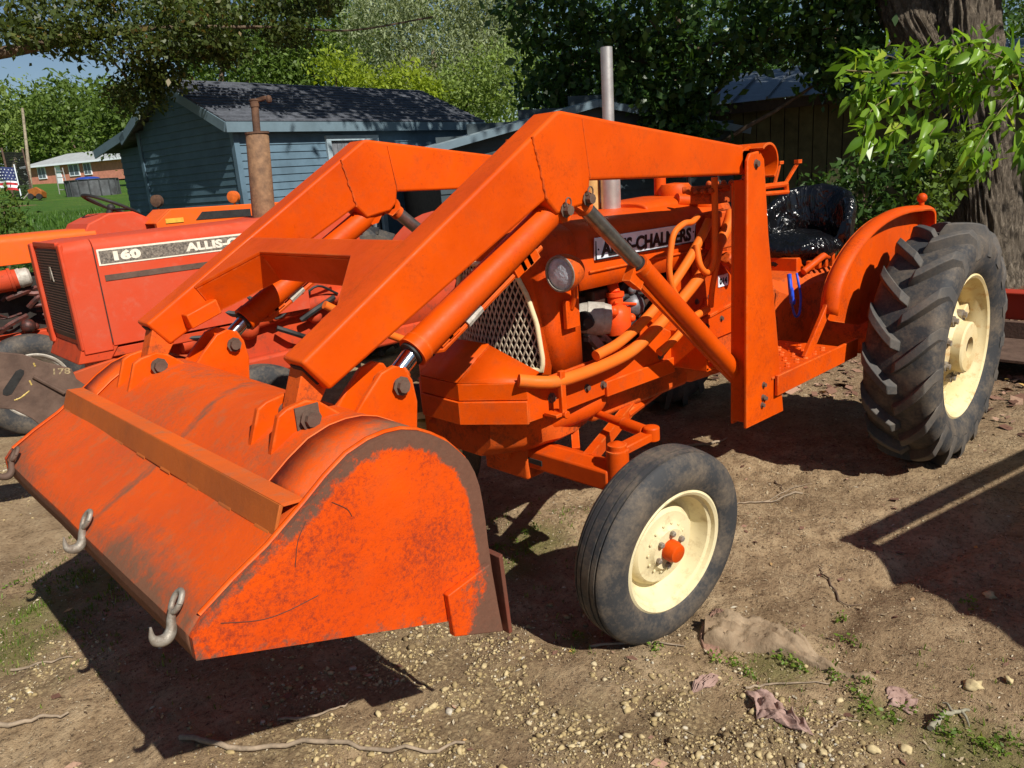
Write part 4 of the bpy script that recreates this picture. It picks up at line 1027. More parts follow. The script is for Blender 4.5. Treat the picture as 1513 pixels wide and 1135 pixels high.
# ---- black plastic bag on the seat (a thing of its own)
tex = bpy.data.textures.new('crumple', 'VORONOI'); tex.noise_scale = .17; tex.distance_metric = 'DISTANCE'
tex2 = bpy.data.textures.new('crumple_fine', 'CLOUDS'); tex2.noise_scale = .045; tex2.noise_depth = 2
w = MB(); w.ball((-.11,0,1.055), .25, 28, (1.0,.98,.36)); w.ball((-.10,.0,.99), .22, 20, (1.0,1.0,.36))
secs = []
for q in np.linspace(-1.55, 1.55, 26):                        # padded back curling round the sides
    cq, sq = math.cos(q), math.sin(q); e = abs(q)/1.55; zt = 1.385-.17*e**2.2; zb = 1.03; r0 = .215; row = []
    for a_ in np.linspace(0, 2*PI, 18, endpoint=False):
        rr_ = r0+.045+.045*math.cos(a_)*(1-.25*e); zz = (zt+zb)/2+(zt-zb)/2*math.sin(a_)*abs(math.sin(a_))**-.35 if abs(math.sin(a_)) > 1e-6 else (zt+zb)/2
        row.append((-.13-rr_*cq*1.12-.05*(zz-1.1), rr_*sq*1.02, zz))
    secs.append(row)
w.loft(secs)
BAGM, nt, b = new_mat('black plastic film'); P = coords(nt); n1 = noise_tex(nt, 6.5, 3, .5, stretch(nt, P, (1.4, 1.4, .45)), 2.2)
b.inputs['Base Color'].default_value = (.005,.005,.006,1); b.inputs['Roughness'].default_value = .17; b.inputs['Specular IOR Level'].default_value = .5
bump(nt, b, ramp(nt, n1.outputs[0], [(.40, 0), (.5, 1), (.60, .1)]).outputs[0], .35, .03)
bag = w.build('plastic_bag', BAGM, None, 0)
tag(bag, 'shiny black plastic bag pulled over the tractor seat', 'plastic bag')
m_ = bag.modifiers.new('skin', 'REMESH'); m_.mode = 'VOXEL'; m_.voxel_size = .0125; m_.use_smooth_shade = True
for tx, st_ in ((tex, .040), (tex2, .008)):
    m_ = bag.modifiers.new('crumple', 'DISPLACE'); m_.texture = tx; m_.strength = st_; m_.mid_level = .5; m_.texture_coords = 'LOCAL'
# blue strap hanging from it
STRAP = simple('blue nylon strap', (.01,.07,.62), .5, 0, .3, 40, .2)
w = MB(); pb = [ony_ for ony_ in (onp(1166,405,1,.30), onp(1168,425,1,.32), onp(1170,448,1,.33), onp(1175,467,1,.34), onp(1181,463,1,.34), onp(1183,440,1,.33), onp(1180,420,1,.32), onp(1177,404,1,.30))]
w.tube(smooth_path(pb, 4), .006, 6); w.tube(smooth_path([p+np.array([.01,.01,.0]) for p in pb[1:3]]+[pb[2]+np.array([0,.01,.02])], 4), .010, 6); w.tube([pb[0], pb[2]], .012, 6)
bs = w.build('strap', STRAP, None, 60); tag(bs, 'blue nylon strap looped under the plastic covered seat', 'strap')
# ------------------------------------------------------------------ the tractor beside it (faded, with a 160 decal)
B = empty('farm_tractor', (0, 0, 0), 'faded red orange tractor with a 160 decal and rusty muffler, parked behind the bucket', 'tractor', 'old orange tractors parked side by side')
YS, YC = -2.20, -2.48; HWB = .28
def box_hood(x0, x1, yc, hw, z0, z1, rad=.05, zdrop=0.0, lean=0.0):
    secs = []
    for x, k in ((x0, 0), (x1, 1)):
        zt = z1 - zdrop*k; pts = []
        for (cy_, cz_, a0) in ((yc+hw-rad, zt-rad, 0), (yc-hw+rad, zt-rad, PI/2)):
            for a in np.linspace(a0, a0+PI/2, 6): pts.append((x, cy_+rad*math.cos(a), cz_+rad*math.sin(a)))
        pts = [(x, yc+hw, z0)] + pts + [(x, yc-hw, z0)]
        secs.append([(p[0]+lean*(z1-p[2]) if k else p[0], p[1], p[2]) for p in pts])
    return secs
w = MB(); w.loft(box_hood(1.80, 2.956, YC, HWB, .86, 1.425, .055, .012)); h1 = w.build('hood', REDOR, B, 40, .003)
w = MB(); s1 = box_hood(2.960, 3.10, YC, HWB+.003, .84, 1.415, .055, .01); w.loft(s1)
ns = w.build('nose_cowl', REDOR, B, 40, .004)
w = MB(); w.box((3.06,YC-.215,.91),(3.104,YC+.225,1.375)); gr1 = w.build('grille', simple('dark brown grille', (.055,.03,.025), .6, 0, .3, 20, .1), B, 20, .004)
w = MB()
for i in range(30): z = .94+i*.0145; w.box((3.102,YC-.205,z),(3.110,YC+.215,z+.005))
w.each('grille_slat', simple('worn grille slat', (.16,.075,.055), .6, 0, .3, 20, .1), gr1, smooth=0)
w = MB(); w.box((3.09,YC-.282,.86),(3.125,YC-.220,1.40)); w.box((3.09,YC+.228,.86),(3.112,YC+.282,1.40)); w.each('nose_edge', REDOR, ns, smooth=20, bevel=.008)
w = MB(); w.box((3.09,YC-.219,1.385),(3.112,YC+.227,1.41)); w.build('nose_top_edge', REDOR, ns, 20, .004)
w = MB(); w.prism3((3.111, YC+.03, 1.24), (0,1,0), (0,0,1), (1,0,0), [(-.03,-.03),(0,-.012),(.03,-.03),(.012,.045),(-.012,.045)], 0, .004); w.build('grille_emblem', STEEL, gr1, 20)
DEC = simple('speckled worn black decal', (.055,.047,.042), .6, 0, .4, 110, .1, 60, .4, (.30,.25,.20)); DECB = simple('cream decal border', (.80,.73,.60), .55, 0, .15, 40, .05)
w = MB(); w.box((1.82,YS,1.275),(2.945,YS+.003,1.358)); de = w.build('decal', DECB, h1, 0)
w = MB(); w.box((1.828,YS+.003,1.284),(2.936,YS+.005,1.349)); w.build('decal_field', DEC, de, 0)
text_mesh('lettering', '160', DECB, de, (2.89,YS+.006,1.296), (-1,0,0), (0,0,1), .060, .135, .001, .004) if False else text_mesh('lettering', '160', DECB, de, (2.87,YS+.0062,1.297), (-1,0,0), (0,0,1), .058, .135, .004, .0008)
text_mesh('lettering', 'ALLIS-CHALMERS', DECB, de, (2.50,YS+.0062,1.297), (-1,0,0), (0,0,1), .058, .66, .003, .0008)
w = MB(); w.box((2.34,YS,1.196),(2.93,YS+.004,1.226)); w.build('trim_stripe', DARKRUST, h1, 0)
w = MB(); w.box((2.9555,YC-.2,.88),(2.9605,YS+.0015,1.37)); w.build('panel_gap', DARK, h1, 0)
w = MB(); w.box((2.2,YC-.27,.80),(3.06,YC+.265,.85)); w.prism([(3.14,.795),(2.98,.79),(2.93,.86),(3.10,.89)], YC-.27, YC+.275); w.build('front_frame', REDOR_G, B, 20, .006)
# muffler
w = MB(); c0 = np.array([1.91,-2.42,1.40]); c1 = np.array([1.855,-2.42,2.10]); t_ = (c1-c0)
w.tube([c0, c0+t_*.03, c0+t_*.72, c0+t_*.74], [.066,.069,.067,.058], 28); mf = w.build('muffler', RUST_LIGHT, B, 40)
w = MB(); w.tube([c0+t_*.735, c0+t_*.98], .022, 16); w.lathe([(0,.071),(.012,.071)], c0+t_*.735, t_, 28); w.lathe([(0,.026),(.04,.027),(.045,.02)], c0+t_*.955, t_, 16); w.build('muffler_pipe', RUST, mf, 40)
w = MB(); q = c0+t_*1.005; w.lathe([(0,.030),(.006,.030)], q, t_, 18); w.beam(q+np.array([-.01,.0,0]), q+np.array([-.04,.07,.01]), .02, .02); w.ball(q+np.array([-.05,.085,.0]), .02, 8, (1,1,1.2)); w.build('rain_cap', RUST, mf, 40)
# engine, frame, far side
w = MB(); w.box((1.2,YC-.22,.60),(3.0,YC+.18,.86)); w.box((1.1,YC-.17,.86),(2.1,YC+.17,1.20)); e2 = w.build('engine_block', REDOR_G, B, 20, .02)
w = MB(); 
for x in (1.75,1.95,2.2,2.45,2.65): w.ball((x,YC+.22,.80+rnd.uniform(-.08,.1)), rnd.uniform(.04,.09), 12)
w.tube([(1.5,YC+.2,.9),(2.6,YC+.22,.78)], .045, 12); w.tube([(1.7,YC+.22,1.1),(2.0,YC+.23,1.0),(2.3,YC+.2,.85)], .03, 10); w.each('engine_fitting', REDOR_G, e2, smooth=40)
w = MB()
for k in range(12):
    p0 = np.array([rnd.uniform(1.5,2.7), YC+.25, rnd.uniform(.75,1.1)]); w.tube(smooth_path([p0, p0+np.array([-.1,.03,rnd.uniform(-.1,.1)]), p0+np.array([-.25,0,rnd.uniform(-.15,.12)])], 4), rnd.choice((.008,.012,.018)), 6)
w.each('engine_wire', BLACK, e2, smooth=40)
w = MB(); w.box((.7,YC-.25,.50),(2.8,YC+.25,.62)); secs = []
w.build('chassis', REDOR_G, B, 20, .02)
w = MB(); w.tube([(.0,YC,.75),(1.3,YC,.75)], .28, 20); w.build('gear_housing', REDOR_G, B, 30)
w = MB(); w.prism([(2.12,1.16),(2.12,1.42),(1.55,1.46),(1.35,1.40),(1.30,1.15)], YC-.19, YC+.19); w.build('dash_cowl', REDOR, B, 30, .02)
# weight bracket bar and plate reaching forward on the near side
w = MB(); w.prism([(2.60,.74),(2.60,.61),(3.30,.655),(3.34,.775),(3.22,.765),(3.10,.785),(2.98,.80)], YS+.02, YS+.05); wb = w.build('weight_bar', paint('worn orange bar', (.50,.075,.02), (.36,.07,.025), .6, rust_amt=.35, bmp=.2), B, 20, .004)
w = MB(); 
for q in ((2.95,.735),(2.94,.70)): bolt(w, (q[0],YS+.05,q[1]), (0,1,0), .014, .016)
w.each('bolt', STEEL, wb, smooth=30)
PL = [(3.62,1.0),(3.47,.945),(3.38,.915),(3.30,.86),(3.19,.80),(3.18,.745),(3.06,.60),(3.10,.52),(3.22,.44),(3.29,.455),(3.36,.52),(3.41,.60),(3.47,.66),(3.62,.72)]
w = MB(); w.prism(PL, YS+.052, YS+.075); wp = w.build('weight_plate', DARKRUST, B, 20, .004)
w = MB(); w.prism([(3.50,.745),(3.485,.735),(3.465,.738),(3.395,.822),(3.392,.838),(3.405,.848),(3.425,.842),(3.495,.765)], YS+.0755, YS+.0775); w.prism([(3.20,.575),(3.175,.575),(3.175,.50),(3.165,.49),(3.20,.49)], YS+.0755, YS+.0775); w.each('plate_slot', BLACK, wp, smooth=0)
w = MB(); w.tube([(3.36,YS+.08,.80),(3.25,YS+.085,.69)], .010, 8); w.build('latch_pin', DARKRUST, wp, 30)
YMARK = simple('yellow paint mark', (.50,.36,.10), .6, 0, .3, 60, .1)
w = MB()
for pth in ([(3.46,.705),(3.43,.712),(3.39,.735)],[(3.375,.76),(3.38,.785)],[(3.345,.865),(3.342,.845)],[(3.53,.81),(3.515,.80)]):
    w.tube([(a+rnd.uniform(-.003,.003), YS+.0738, b) for a, b in smooth_path([(q[0], q[1], 0) for q in pth], 4) for a, b in [(a, b)]] if False else [(q[0], YS+.0722, q[1]) for q in smooth_path([(a, b, 0) for a, b in pth], 5)], [.0045+.002*rnd.random() for _ in smooth_path([(a, b, 0) for a, b in pth], 5)], 5)
w.each('paint_mark', YMARK, wp, smooth=30)
text_mesh('lettering', '178', simple('faded chalk paint', (.36,.27,.15), .8, 0, .5, 80), wp, (3.275,YS+.0755,.79), (-.985,0,-.17), (-.17,0,.985), .042, .075, .0006)
front_wheel((2.41,-1.80,.335), .03, 0, B, rimmat=CREAM, capmat=REDOR, out=1)
front_wheel((2.41,-3.02,.335), .03, 0, B, rimmat=CREAM, capmat=REDOR, out=-1)
w = MB(); w.tube([(2.41,-3.0,.40),(2.41,-1.85,.40)], .05, 10); w.tube([(2.41,-2.4,.4),(2.41,-2.4,.62)], .08, 10); w.build('front_axle', REDOR_G, B, 30)
def big_wheel(c, s, par):
    c = np.array(c, float); w = MB(); w.lathe([(.12,.36),(.10,.33),(.03,.30),(.03,.0)], c, (0,s,0), 40, cap=False); rm = w.build('rear_wheel', CREAM, par, 30)
    w = MB(); w.lathe([(-.13,.36),(-.17,.45),(-.165,.52),(-.12,.57),(.12,.57),(.165,.52),(.17,.45),(.13,.36)], c, (0,s,0), 60, cap=False); w.build('tyre', TYRE, rm, 30)
    lug = None
    for sd in (1, -1):
        a = c + np.array([.575, 0, 0]); b = c + np.array([.565*math.cos(.28), sd*.16, .565*math.sin(.28)]); w = MB(); w.beam(a, b, .04, .06, tuple((a-c)+(0,.001,0))); lug = w.build('tyre_lug', TYRE, rm, 20)
        for i in range(20):
            o2 = lug if i == 0 else lug.copy()
            if i: COL.objects.link(o2); o2.parent = rm; o2.matrix_parent_inverse = lug.matrix_parent_inverse.copy()
            Mt = Matrix.Translation(Vector(c)); o2.matrix_basis = Mt @ Matrix.Rotation(-2*PI*(i+(.5 if sd < 0 else 0))/20, 4, 'Y') @ Mt.inverted()
for yy, s_ in ((-1.62,1),(-3.18,-1)): big_wheel((-.05,yy,.62), s_, B)
def simple_fender(par, yc, mat, x0=0.0, r=.70):
    for s_ in (1, -1):
        w = MB(); secs = []
        for a in np.linspace(.25, 2.3, 14): secs.append([(x0+rr_*math.cos(a), yc+s_*y, .62+rr_*math.sin(a)) for (y, rr_) in ((.36,r),(.66,r),(.66,r-.015),(.36,r-.015))])
        w.loft(secs); w.build('fender', mat, par, 40)
simple_fender(B, YC, REDOR)
w = MB(); w.box((-.35,YC-.22,1.02),(.1,YC+.22,1.12)); w.box((-.42,YC-.22,1.12),(-.33,YC+.22,1.45)); w.build('seat', BLACK, B, 30, .04)

# ------------------------------------------------------------------ third orange machine at the far left
C3 = empty('farm_tractor', (0, 0, 0), 'orange tractor farthest left with exposed engine and boxy rear fender, beside the 160 tractor', 'tractor', 'old orange tractors parked side by side')
Y3, YC3 = -4.45, -4.75
w = MB(); w.loft(box_hood(2.30, 3.6, YC3, .30, 1.20, 1.405, .05, .0)); h3 = w.build('hood', paint('orange hood third', (.80,.125,.012), (.74,.11,.015), .45), C3, 40, .004)
w = MB(); w.prism([(2.38,1.38),(2.34,1.44),(2.18,1.505),(2.0,1.505),(1.86,1.43),(1.84,1.2),(2.38,1.2)], YC3-.29, YC3+.29); w.build('dash_cowl', REDOR, C3, 20, .01)
w = MB(); w.box((1.6,YC3-.2,.6),(3.4,YC3+.2,1.1)); w.build('engine_block', DARK, C3, 20, .02)
w = MB(); w.lathe([(-.13,.05),(-.12,.075),(-.02,.078),(-.018,.085),(.0,.085),(.002,.07),(.03,.07)], (2.93,Y3+.05,1.10), (-1,.15,.1), 24); w.build('oil_filter', REDOR_G, C3, 30)
w = MB(); w.lathe([(.03,.068),(.10,.066),(.115,.05),(.115,.0)], (2.93,Y3+.05,1.10), (-1,.15,.1), 24); w.lathe([(.04,.072),(.055,.072)], (2.93,Y3+.05,1.10), (-1,.15,.1), 24); w.build('filter_cap', GREYCAST, C3, 30)
w = MB()
for k in range(26):
    p0 = np.array([rnd.uniform(2.55,3.3), Y3-.02+rnd.uniform(0,.08), rnd.uniform(.72,1.05)])
    if k % 3 == 0: w.ball(p0, rnd.uniform(.025,.06), 10)
    else: w.tube(smooth_path([p0, p0+np.array([-.08,.03,rnd.uniform(-.08,.08)]), p0+np.array([-.2,0,rnd.uniform(-.12,.12)])], 4), rnd.choice((.009,.014,.02)), 6)
w.each('engine_fitting', simple('oily dark red iron', (.13,.03,.02), .5, .2, .6, 30, .3, 60, .5, (.03,.02,.018)), C3, smooth=40)
w = MB(); w.box((2.3,YC3-.24,.60),(3.5,YC3+.29,.70)); w.build('chassis', REDOR_G, C3, 20, .01)
front_wheel((2.98,-4.28,.345), .0, 0, C3, rimmat=GREYCAST, capmat=REDOR, out=1, R=.37)
front_wheel((2.98,-5.25,.345), .0, 0, C3, rimmat=GREYCAST, capmat=REDOR, out=-1, R=.37)
w = MB(); w.prism([(1.93,1.18),(1.93,1.40),(1.80,1.50),(.6,1.475),(.4,1.3),(.4,1.18)], -4.25, -4.20); w.prism([(1.93,1.40),(1.80,1.502),(.6,1.477),(.6,1.46),(1.79,1.485),(1.91,1.39)], -4.60, -4.25)
fd = w.build('fender', h3.data.materials[0], C3, 20, .004)
w = MB(); w.prism([(1.62,1.40),(1.56,1.46),(1.15,1.45),(1.15,1.39)], -4.199, -4.195); w.build('fender_opening', BLACK, fd, 0)
w = MB(); w.box((1.72,-4.199,1.395),(1.86,-4.192,1.43)); w.build('yellow_sticker', simple('yellow panel', (.75,.42,.05), .5), fd, 0)
ORL = simple('orange lamp lens', (.72,.14,.02), .3, 0, .2, 30, .1)
for px_, m_ in ((232, RUST), (345, ORL)):
    p = at(px_, 297 if px_ < 300 else 291, 7.6)
    w = MB(); w.lathe([(-.03,.035),(-.025,.058),(.025,.058),(.03,.035)], p, (.8,.6,0), 20); w.tube([p+np.array([0,0,-.05]), p+np.array([0,0,-.2])], .012, 8); lo = w.build('warning_lamp', m_, C3, 40)
    w = MB(); w.lathe([(-.034,.0),(-.034,.04),(-.03,.045)], p, (.8,.6,0), 18); w.build('lamp_back', GREYCAST, lo, 40)
w = MB(); cc = np.array([2.06,-4.75,1.56]); axs = np.array([-.45,0,.89]); u = np.array([0,1,0]); v_ = np.cross(axs, u)
ring = [cc+(u*math.cos(q)+v_*math.sin(q))*.215 for q in np.linspace(0, 2*PI, 41)]; w.tube(ring, .013, 8, cap=False)
for q in (.4, 2.5, 4.6): w.tube([cc-axs*.03, cc+(u*math.cos(q)+v_*math.sin(q))*.21], .010, 6)
w.tube([cc-axs*.03, cc-axs*.35], .025, 10); w.ball(cc-axs*.02, .035, 10); w.build('steering_wheel', BLACK, C3, 40)
for yy, s_ in ((-3.98,1),(-5.5,-1)): big_wheel((.3,yy,.62), s_, C3)
w = MB(); w.box((.2,YC3-.22,1.0),(.7,YC3+.22,1.12)); w.box((.15,YC3-.22,1.12),(.23,YC3+.22,1.45)); w.build('seat', BLACK, C3, 30, .04)

# ------------------------------------------------------------------ implement behind the rear wheel, unseen wagon added on the right for its shadow
IM = empty('rear_blade', (-1.9, .5, 0), 'red steel implement with a dark flat plate behind the big rear tyre', 'implement')
REDP = paint('dull red implement paint', (.42,.045,.02), (.34,.035,.02), .5, rust_amt=.15)
w = MB(); w.box((-2.4,.10,.28),(-2.28,2.4,.48)); w.box((-2.41,.10,.47),(-2.24,2.4,.485)); w.build('beam', REDP, IM, 20, .006)
w = MB(); w.box((-2.3,.15,.14),(-1.55,2.4,.16)); w.box((-2.26,.15,.16),(-2.2,2.4,.28)); w.build('deck_plate', DARKRUST, IM, 20, .003)
WG = empty('shadow_wagon', (0, 2.9, 0), 'added orange wagon out of view, shaped to cast the shadow at the right', 'shadow caster')
WA, WB_, WC, WD = (1.28,2.37), (-1.85,3.0), (-1.25,4.45), (2.02,3.72)  # added box, corners skewed so that it casts the wanted shadow outline
w = MB(); w.add([(*q, .72) for q in (WA, WB_, WC, WD)]+[(*q, .80) for q in (WA, WB_, WC, WD)], [(0,1,2,3),(4,5,6,7),(0,1,5,4),(1,2,6,5),(2,3,7,6),(3,0,4,7)]); w.build('shadow_wagon_bed', REDOR, WG, 20, .005)
for p, q in ((WA, WB_), (WB_, WC), (WC, WD), (WD, WA)):
    w = MB(); w.beam((*p, 1.04), (*q, 1.04), .03, .48); w.build('side_board', REDOR, WG, 20, .004)
    w = MB(); w.beam((*p, 1.365), (*q, 1.365), .04, .07); w.build('top_rail', REDOR, WG, 20, .004)  # gap under the rail lets a light stripe into the cast shadow
for p in (WA, WB_, WC, WD):
    w = MB(); w.beam((*p, .75), (*p, 1.40), .05, .05, (1,0,0)); w.build('corner_post', RUST, WG, 20, .004)
w = MB(); w.beam((1.5,3.0,.65), (-1.6,3.6,.65), .5, .14); w.build('shadow_wagon_frame', RUST, WG, 20)
for x, y in ((-1.2,3.1), (.9,2.75), (-.9,4.1), (1.2,3.65)):
    if 1: front_wheel((x,y,.345), 0, 0, WG, rimmat=CREAM, out=1 if y > 3.3 else -1, name='wheel')
# ------------------------------------------------------------------ teal garage behind
SID = simple('teal lap siding', (.062,.112,.145), .6, 0, .22, 3, .05, 30, .35); SID_LIT = simple('teal siding long wall lit', (.10,.165,.22), .6, 0, .22, 3, .05, 30, .35)  # one siding, two tones: the light on each wall put into its colour
TRIM = simple('blue grey trim', (.13,.19,.23), .6, 0, .15, 4, .03)
def shingle_mat():
    m, nt, b = new_mat('charcoal shingles'); P = coords(nt); n = noise_tex(nt, 9, 6, .7, P); n2 = noise_tex(nt, 60, 4, .7, P)
    c = mixc(nt, ramp(nt, n.outputs[0], [(.35, 0), (.65, 1)]).outputs[0], (.048,.054,.068), (.115,.125,.15)); nt.links.new(c, b.inputs['Base Color']); b.inputs['Roughness'].default_value = .9
    bump(nt, b, n2.outputs[0], .6, .02); return m
SHG = shingle_mat()
DEP = 9.6
C0 = at(341, 177, DEP)
e_l = at(700, 181, DEP*11.45/8.5) - C0; e_l[2] = 0; LW = np.linalg.norm(e_l); e_l /= LW          # along the long wall
e_g = np.array([-e_l[1], e_l[0], 0.]);                                                            # along the gable
if e_g @ (at(203, 212, DEP*10/8.5)-C0) < 0: e_g = -e_g
ez0 = np.array([0, 0, 1.])
GB = empty('garage', tuple(C0*[1,1,0]+[0,0,zat(C0[0], C0[1])]), 'teal garage with lap siding and a dark shingled gable roof', 'garage')
GW = 2.74; ZB = zat(C0[0], C0[1])-.25; ZE = C0[2]-.02; RISE_ = .62; MAINW = 2.5; LEANW = 3.5
def G(a, b, z): return C0*[1,1,0] + e_l*a + e_g*b + np.array([0,0,z])
# lap boards: long wall (outward normal = -e_g) and gable (outward normal = -e_l)
NB = 26; H = (ZE-ZB)/NB
DOOR = (1.46, 2.30, ZE-.26)
def lap(p0, p1, z0, z1, nrm, mat, name='siding_board'):
    w = MB(); t = nrm*.018
    a, b = p0+[0,0,z0], p1+[0,0,z0]; c, d_ = p1+[0,0,z1], p0+[0,0,z1]
    w.add([a+t, b+t, c+nrm*.004, d_+nrm*.004, a-nrm*.01, b-nrm*.01, c-nrm*.01, d_-nrm*.01], [(0,1,2,3),(7,6,5,4),(0,4,5,1),(1,5,6,2),(2,6,7,3),(3,7,4,0)])
    return w.build(name, mat, GB, 0)
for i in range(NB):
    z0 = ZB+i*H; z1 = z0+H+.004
    if z0 > DOOR[2]-.0 or False: lap(G(0,0,0), G(LW,0,0), z0, z1, -e_g, SID_LIT)
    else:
        lap(G(0,0,0), G(DOOR[0],0,0), z0, z1, -e_g, SID_LIT); lap(G(DOOR[1],0,0), G(LW,0,0), z0, z1, -e_g, SID_LIT)
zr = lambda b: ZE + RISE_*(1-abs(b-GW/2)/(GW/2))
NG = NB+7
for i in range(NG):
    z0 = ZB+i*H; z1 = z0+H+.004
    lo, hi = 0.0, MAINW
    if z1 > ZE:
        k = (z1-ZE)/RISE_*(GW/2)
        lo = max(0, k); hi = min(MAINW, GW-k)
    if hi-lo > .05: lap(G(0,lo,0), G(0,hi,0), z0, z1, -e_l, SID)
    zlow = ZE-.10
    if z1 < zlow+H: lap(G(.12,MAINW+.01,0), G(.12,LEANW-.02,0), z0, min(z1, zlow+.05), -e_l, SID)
w = MB()
def gbox(a0, a1, b0, b1, z0, z1, ww):
    ww.obox(G((a0+a1)/2, (b0+b1)/2, (z0+z1)/2), e_l*abs(a1-a0)/2, e_g*abs(b1-b0)/2, (0,0,(z1-z0)/2))
gbox(-.025,.05,-.03,.05,ZB,ZE,w); gbox(-.03,.03,MAINW-.03,MAINW+.05,ZB,zr(MAINW)-.03,w); gbox(LW-.05,LW+.02,-.03,.05,ZB,ZE,w)
w.each('corner_trim', SID_LIT, GB, smooth=0)
w = MB(); gbox(.02,LW-.02,.015,MAINW-.02,ZB,ZE-.05,w); w.build('wall', DARK, GB, 0)
w = MB(); gbox(.15,LW-.02,MAINW,LEANW-.04,ZB,ZE-.2,w); w.build('wall', DARK, GB, 0)
# door
w = MB(); gbox(DOOR[0]-.06,DOOR[0]+.02,-.05,.01,ZB,DOOR[2],w); gbox(DOOR[1]-.02,DOOR[1]+.06,-.05,.01,ZB,DOOR[2],w); gbox(DOOR[0]-.06,DOOR[1]+.06,-.052,.01,DOOR[2],DOOR[2]+.07,w); dr = w.build('door', simple('pale blue trim', (.33,.42,.47), .6, 0, .15), GB, 0)
DOORM = simple('grey boarded door', (.19,.20,.22), .7, 0, .3, 6, .1)
for k in range(6):
    w = MB(); a0 = DOOR[0]+.025+k*.125; gbox(a0, a0+.118, -.012, .012, ZB, DOOR[2]-.003, w); w.build('door_board', DOORM, dr, 0)
# roof with overhangs
def slope(b0, z0, b1, z1, a0, a1, th=.05):
    w = MB(); p = [G(a0,b0,z0), G(a1,b0,z0), G(a1,b1,z1), G(a0,b1,z1)]; w.add(p+[q+np.array([0,0,-th]) for q in p], [(0,1,2,3),(7,6,5,4),(0,4,5,1),(1,5,6,2),(2,6,7,3),(3,7,4,0)]); return w
sl = RISE_/(GW/2); ov = .13; ao = -.16
r_ = slope(-ov, ZE-ov*sl+.05, GW/2, ZE+RISE_+.05, ao, LW+.12).build('roof', SHG, GB, 0)
slope(GW/2, ZE+RISE_+.05, GW+.02, ZE+.05, ao, LW+.12).build('roof', SHG, GB, 0)
slope(MAINW+.06, zr(MAINW)+.02, LEANW+.22, ZE-.08, ao+.1, LW+.1).build('roof', SHG, GB, 0)
for k in range(13):                                                            # shingle courses as stepped strips
    t0, t1 = k/13, (k+1)/13; b0 = -ov+(GW/2+ov)*t0; b1 = -ov+(GW/2+ov)*t1+.02
    z0 = ZE-ov*sl+.05+(RISE_+ov*sl)*t0; z1 = ZE-ov*sl+.05+(RISE_+ov*sl)*min(1, t1+.01)
    slope(b0-.01, z0+.022, b1, z1+.006, ao-.01, LW+.13, .02).build('shingle_course', SHG, r_, 0)
w = MB(); w.obox(G(LW/2-.02,-ov-.012,ZE-ov*sl-.02), e_l*(LW/2+.15), e_g*.012, (0,0,.062)); w.build('fascia', TRIM, GB, 0)
for (b0, z0, b1, z1) in ((-ov, ZE-ov*sl-.02, GW/2, ZE+RISE_-.02), (GW/2, ZE+RISE_-.02, GW+.0, ZE-.02), (MAINW+.10, zr(MAINW)-.05, LEANW+.22, ZE-.14)):
    w = MB(); w.beam(G(ao-.014, b0, z0), G(ao-.014, b1, z1), .022, .12); w.build('rake_board', TRIM, GB, 0)
# tilt the garage a little so that it stands as on the sloping yard
# ------------------------------------------------------------------ low shed with metal roof to the right of it
SB = empty('low_shed', tuple(at(700, 230, 10.5)*[1,1,0]), 'low dark shed with a grey corrugated metal roof beside the teal garage', 'shed')
p0 = at(642, 214, 9.3); p1 = at(1085, 214, 10.6); e1 = p1-p0; e1[2] = 0; L1 = np.linalg.norm(e1); e1 /= L1; e2 = np.array([-e1[1], e1[0], 0])
if e2 @ (CF*[1,1,0]) < 0: e2 = -e2
MET = simple('weathered metal roof', (.34,.42,.45), .45, .5, .3, 5, .1)
zs = float(p0[2]); HP_ = .42
def SP(a, b, z): return p0*[1,1,0] + e1*a + e2*b + np.array([0,0,z])
for side in (0, 1):                                            # two corrugated slopes
    for k in range(8):
        w = MB(); V = []; m_ = 10; b0_, b1_ = -.18+.5*k, -.18+.5*k+.51
        ea, ra = (-.12, L1/2) if side == 0 else (L1+.12, L1/2)
        for j in range(m_+1):
            b_ = b0_+(b1_-b0_)*j/m_; dz_ = .011*(1 if j % 2 else -1); V += [SP(ea, b_, zs-.03+dz_), SP(ra, b_, zs+HP_+dz_)]
        w.add(V, [(2*j, 2*j+2, 2*j+3, 2*j+1) for j in range(m_)]); o_ = w.build('roof_sheet', MET, SB, 0); q_ = o_.modifiers.new('t', 'SOLIDIFY'); q_.thickness = .006
SHB = simple('dark teal shed boards', (.035,.055,.065), .7, 0, .25, 5, .1)
for k in range(19):
    z0 = -.1 + k*.135; lo_ = max(0, (z0-zs)/HP_*L1/2) if z0 > zs else 0
    if lo_ > L1/2-.1: break
    w = MB(); t = -e2; a, b = SP(.02+lo_, 0, z0), SP(L1-.02-lo_, 0, z0); c, d_ = SP(L1-.02-lo_, 0, z0+.138), SP(.02+lo_, 0, z0+.138)
    w.add([a+t*.02, b+t*.02, c+t*.004, d_+t*.004, a-t*.01, b-t*.01, c-t*.01, d_-t*.01], [(0,1,2,3),(7,6,5,4),(0,4,5,1),(1,5,6,2),(2,6,7,3),(3,7,4,0)]); w.build('siding_board', SHB, SB, 0)
w = MB(); w.obox(SP(L1/2, 1.9, zs/2-.05), e1*(L1/2-.06), e2*1.85, (0,0,zs/2-.03)); w.build('wall', DARK, SB, 0)
for (a0, z0, a1, z1) in ((-.13, zs-.08, L1/2, zs+HP_-.05), (L1/2, zs+HP_-.05, L1+.13, zs-.08)):
    w = MB(); w.beam(SP(a0, -.19, z0), SP(a1, -.19, z1), .022, .085); w.build('rake_board', TRIM, SB, 0)

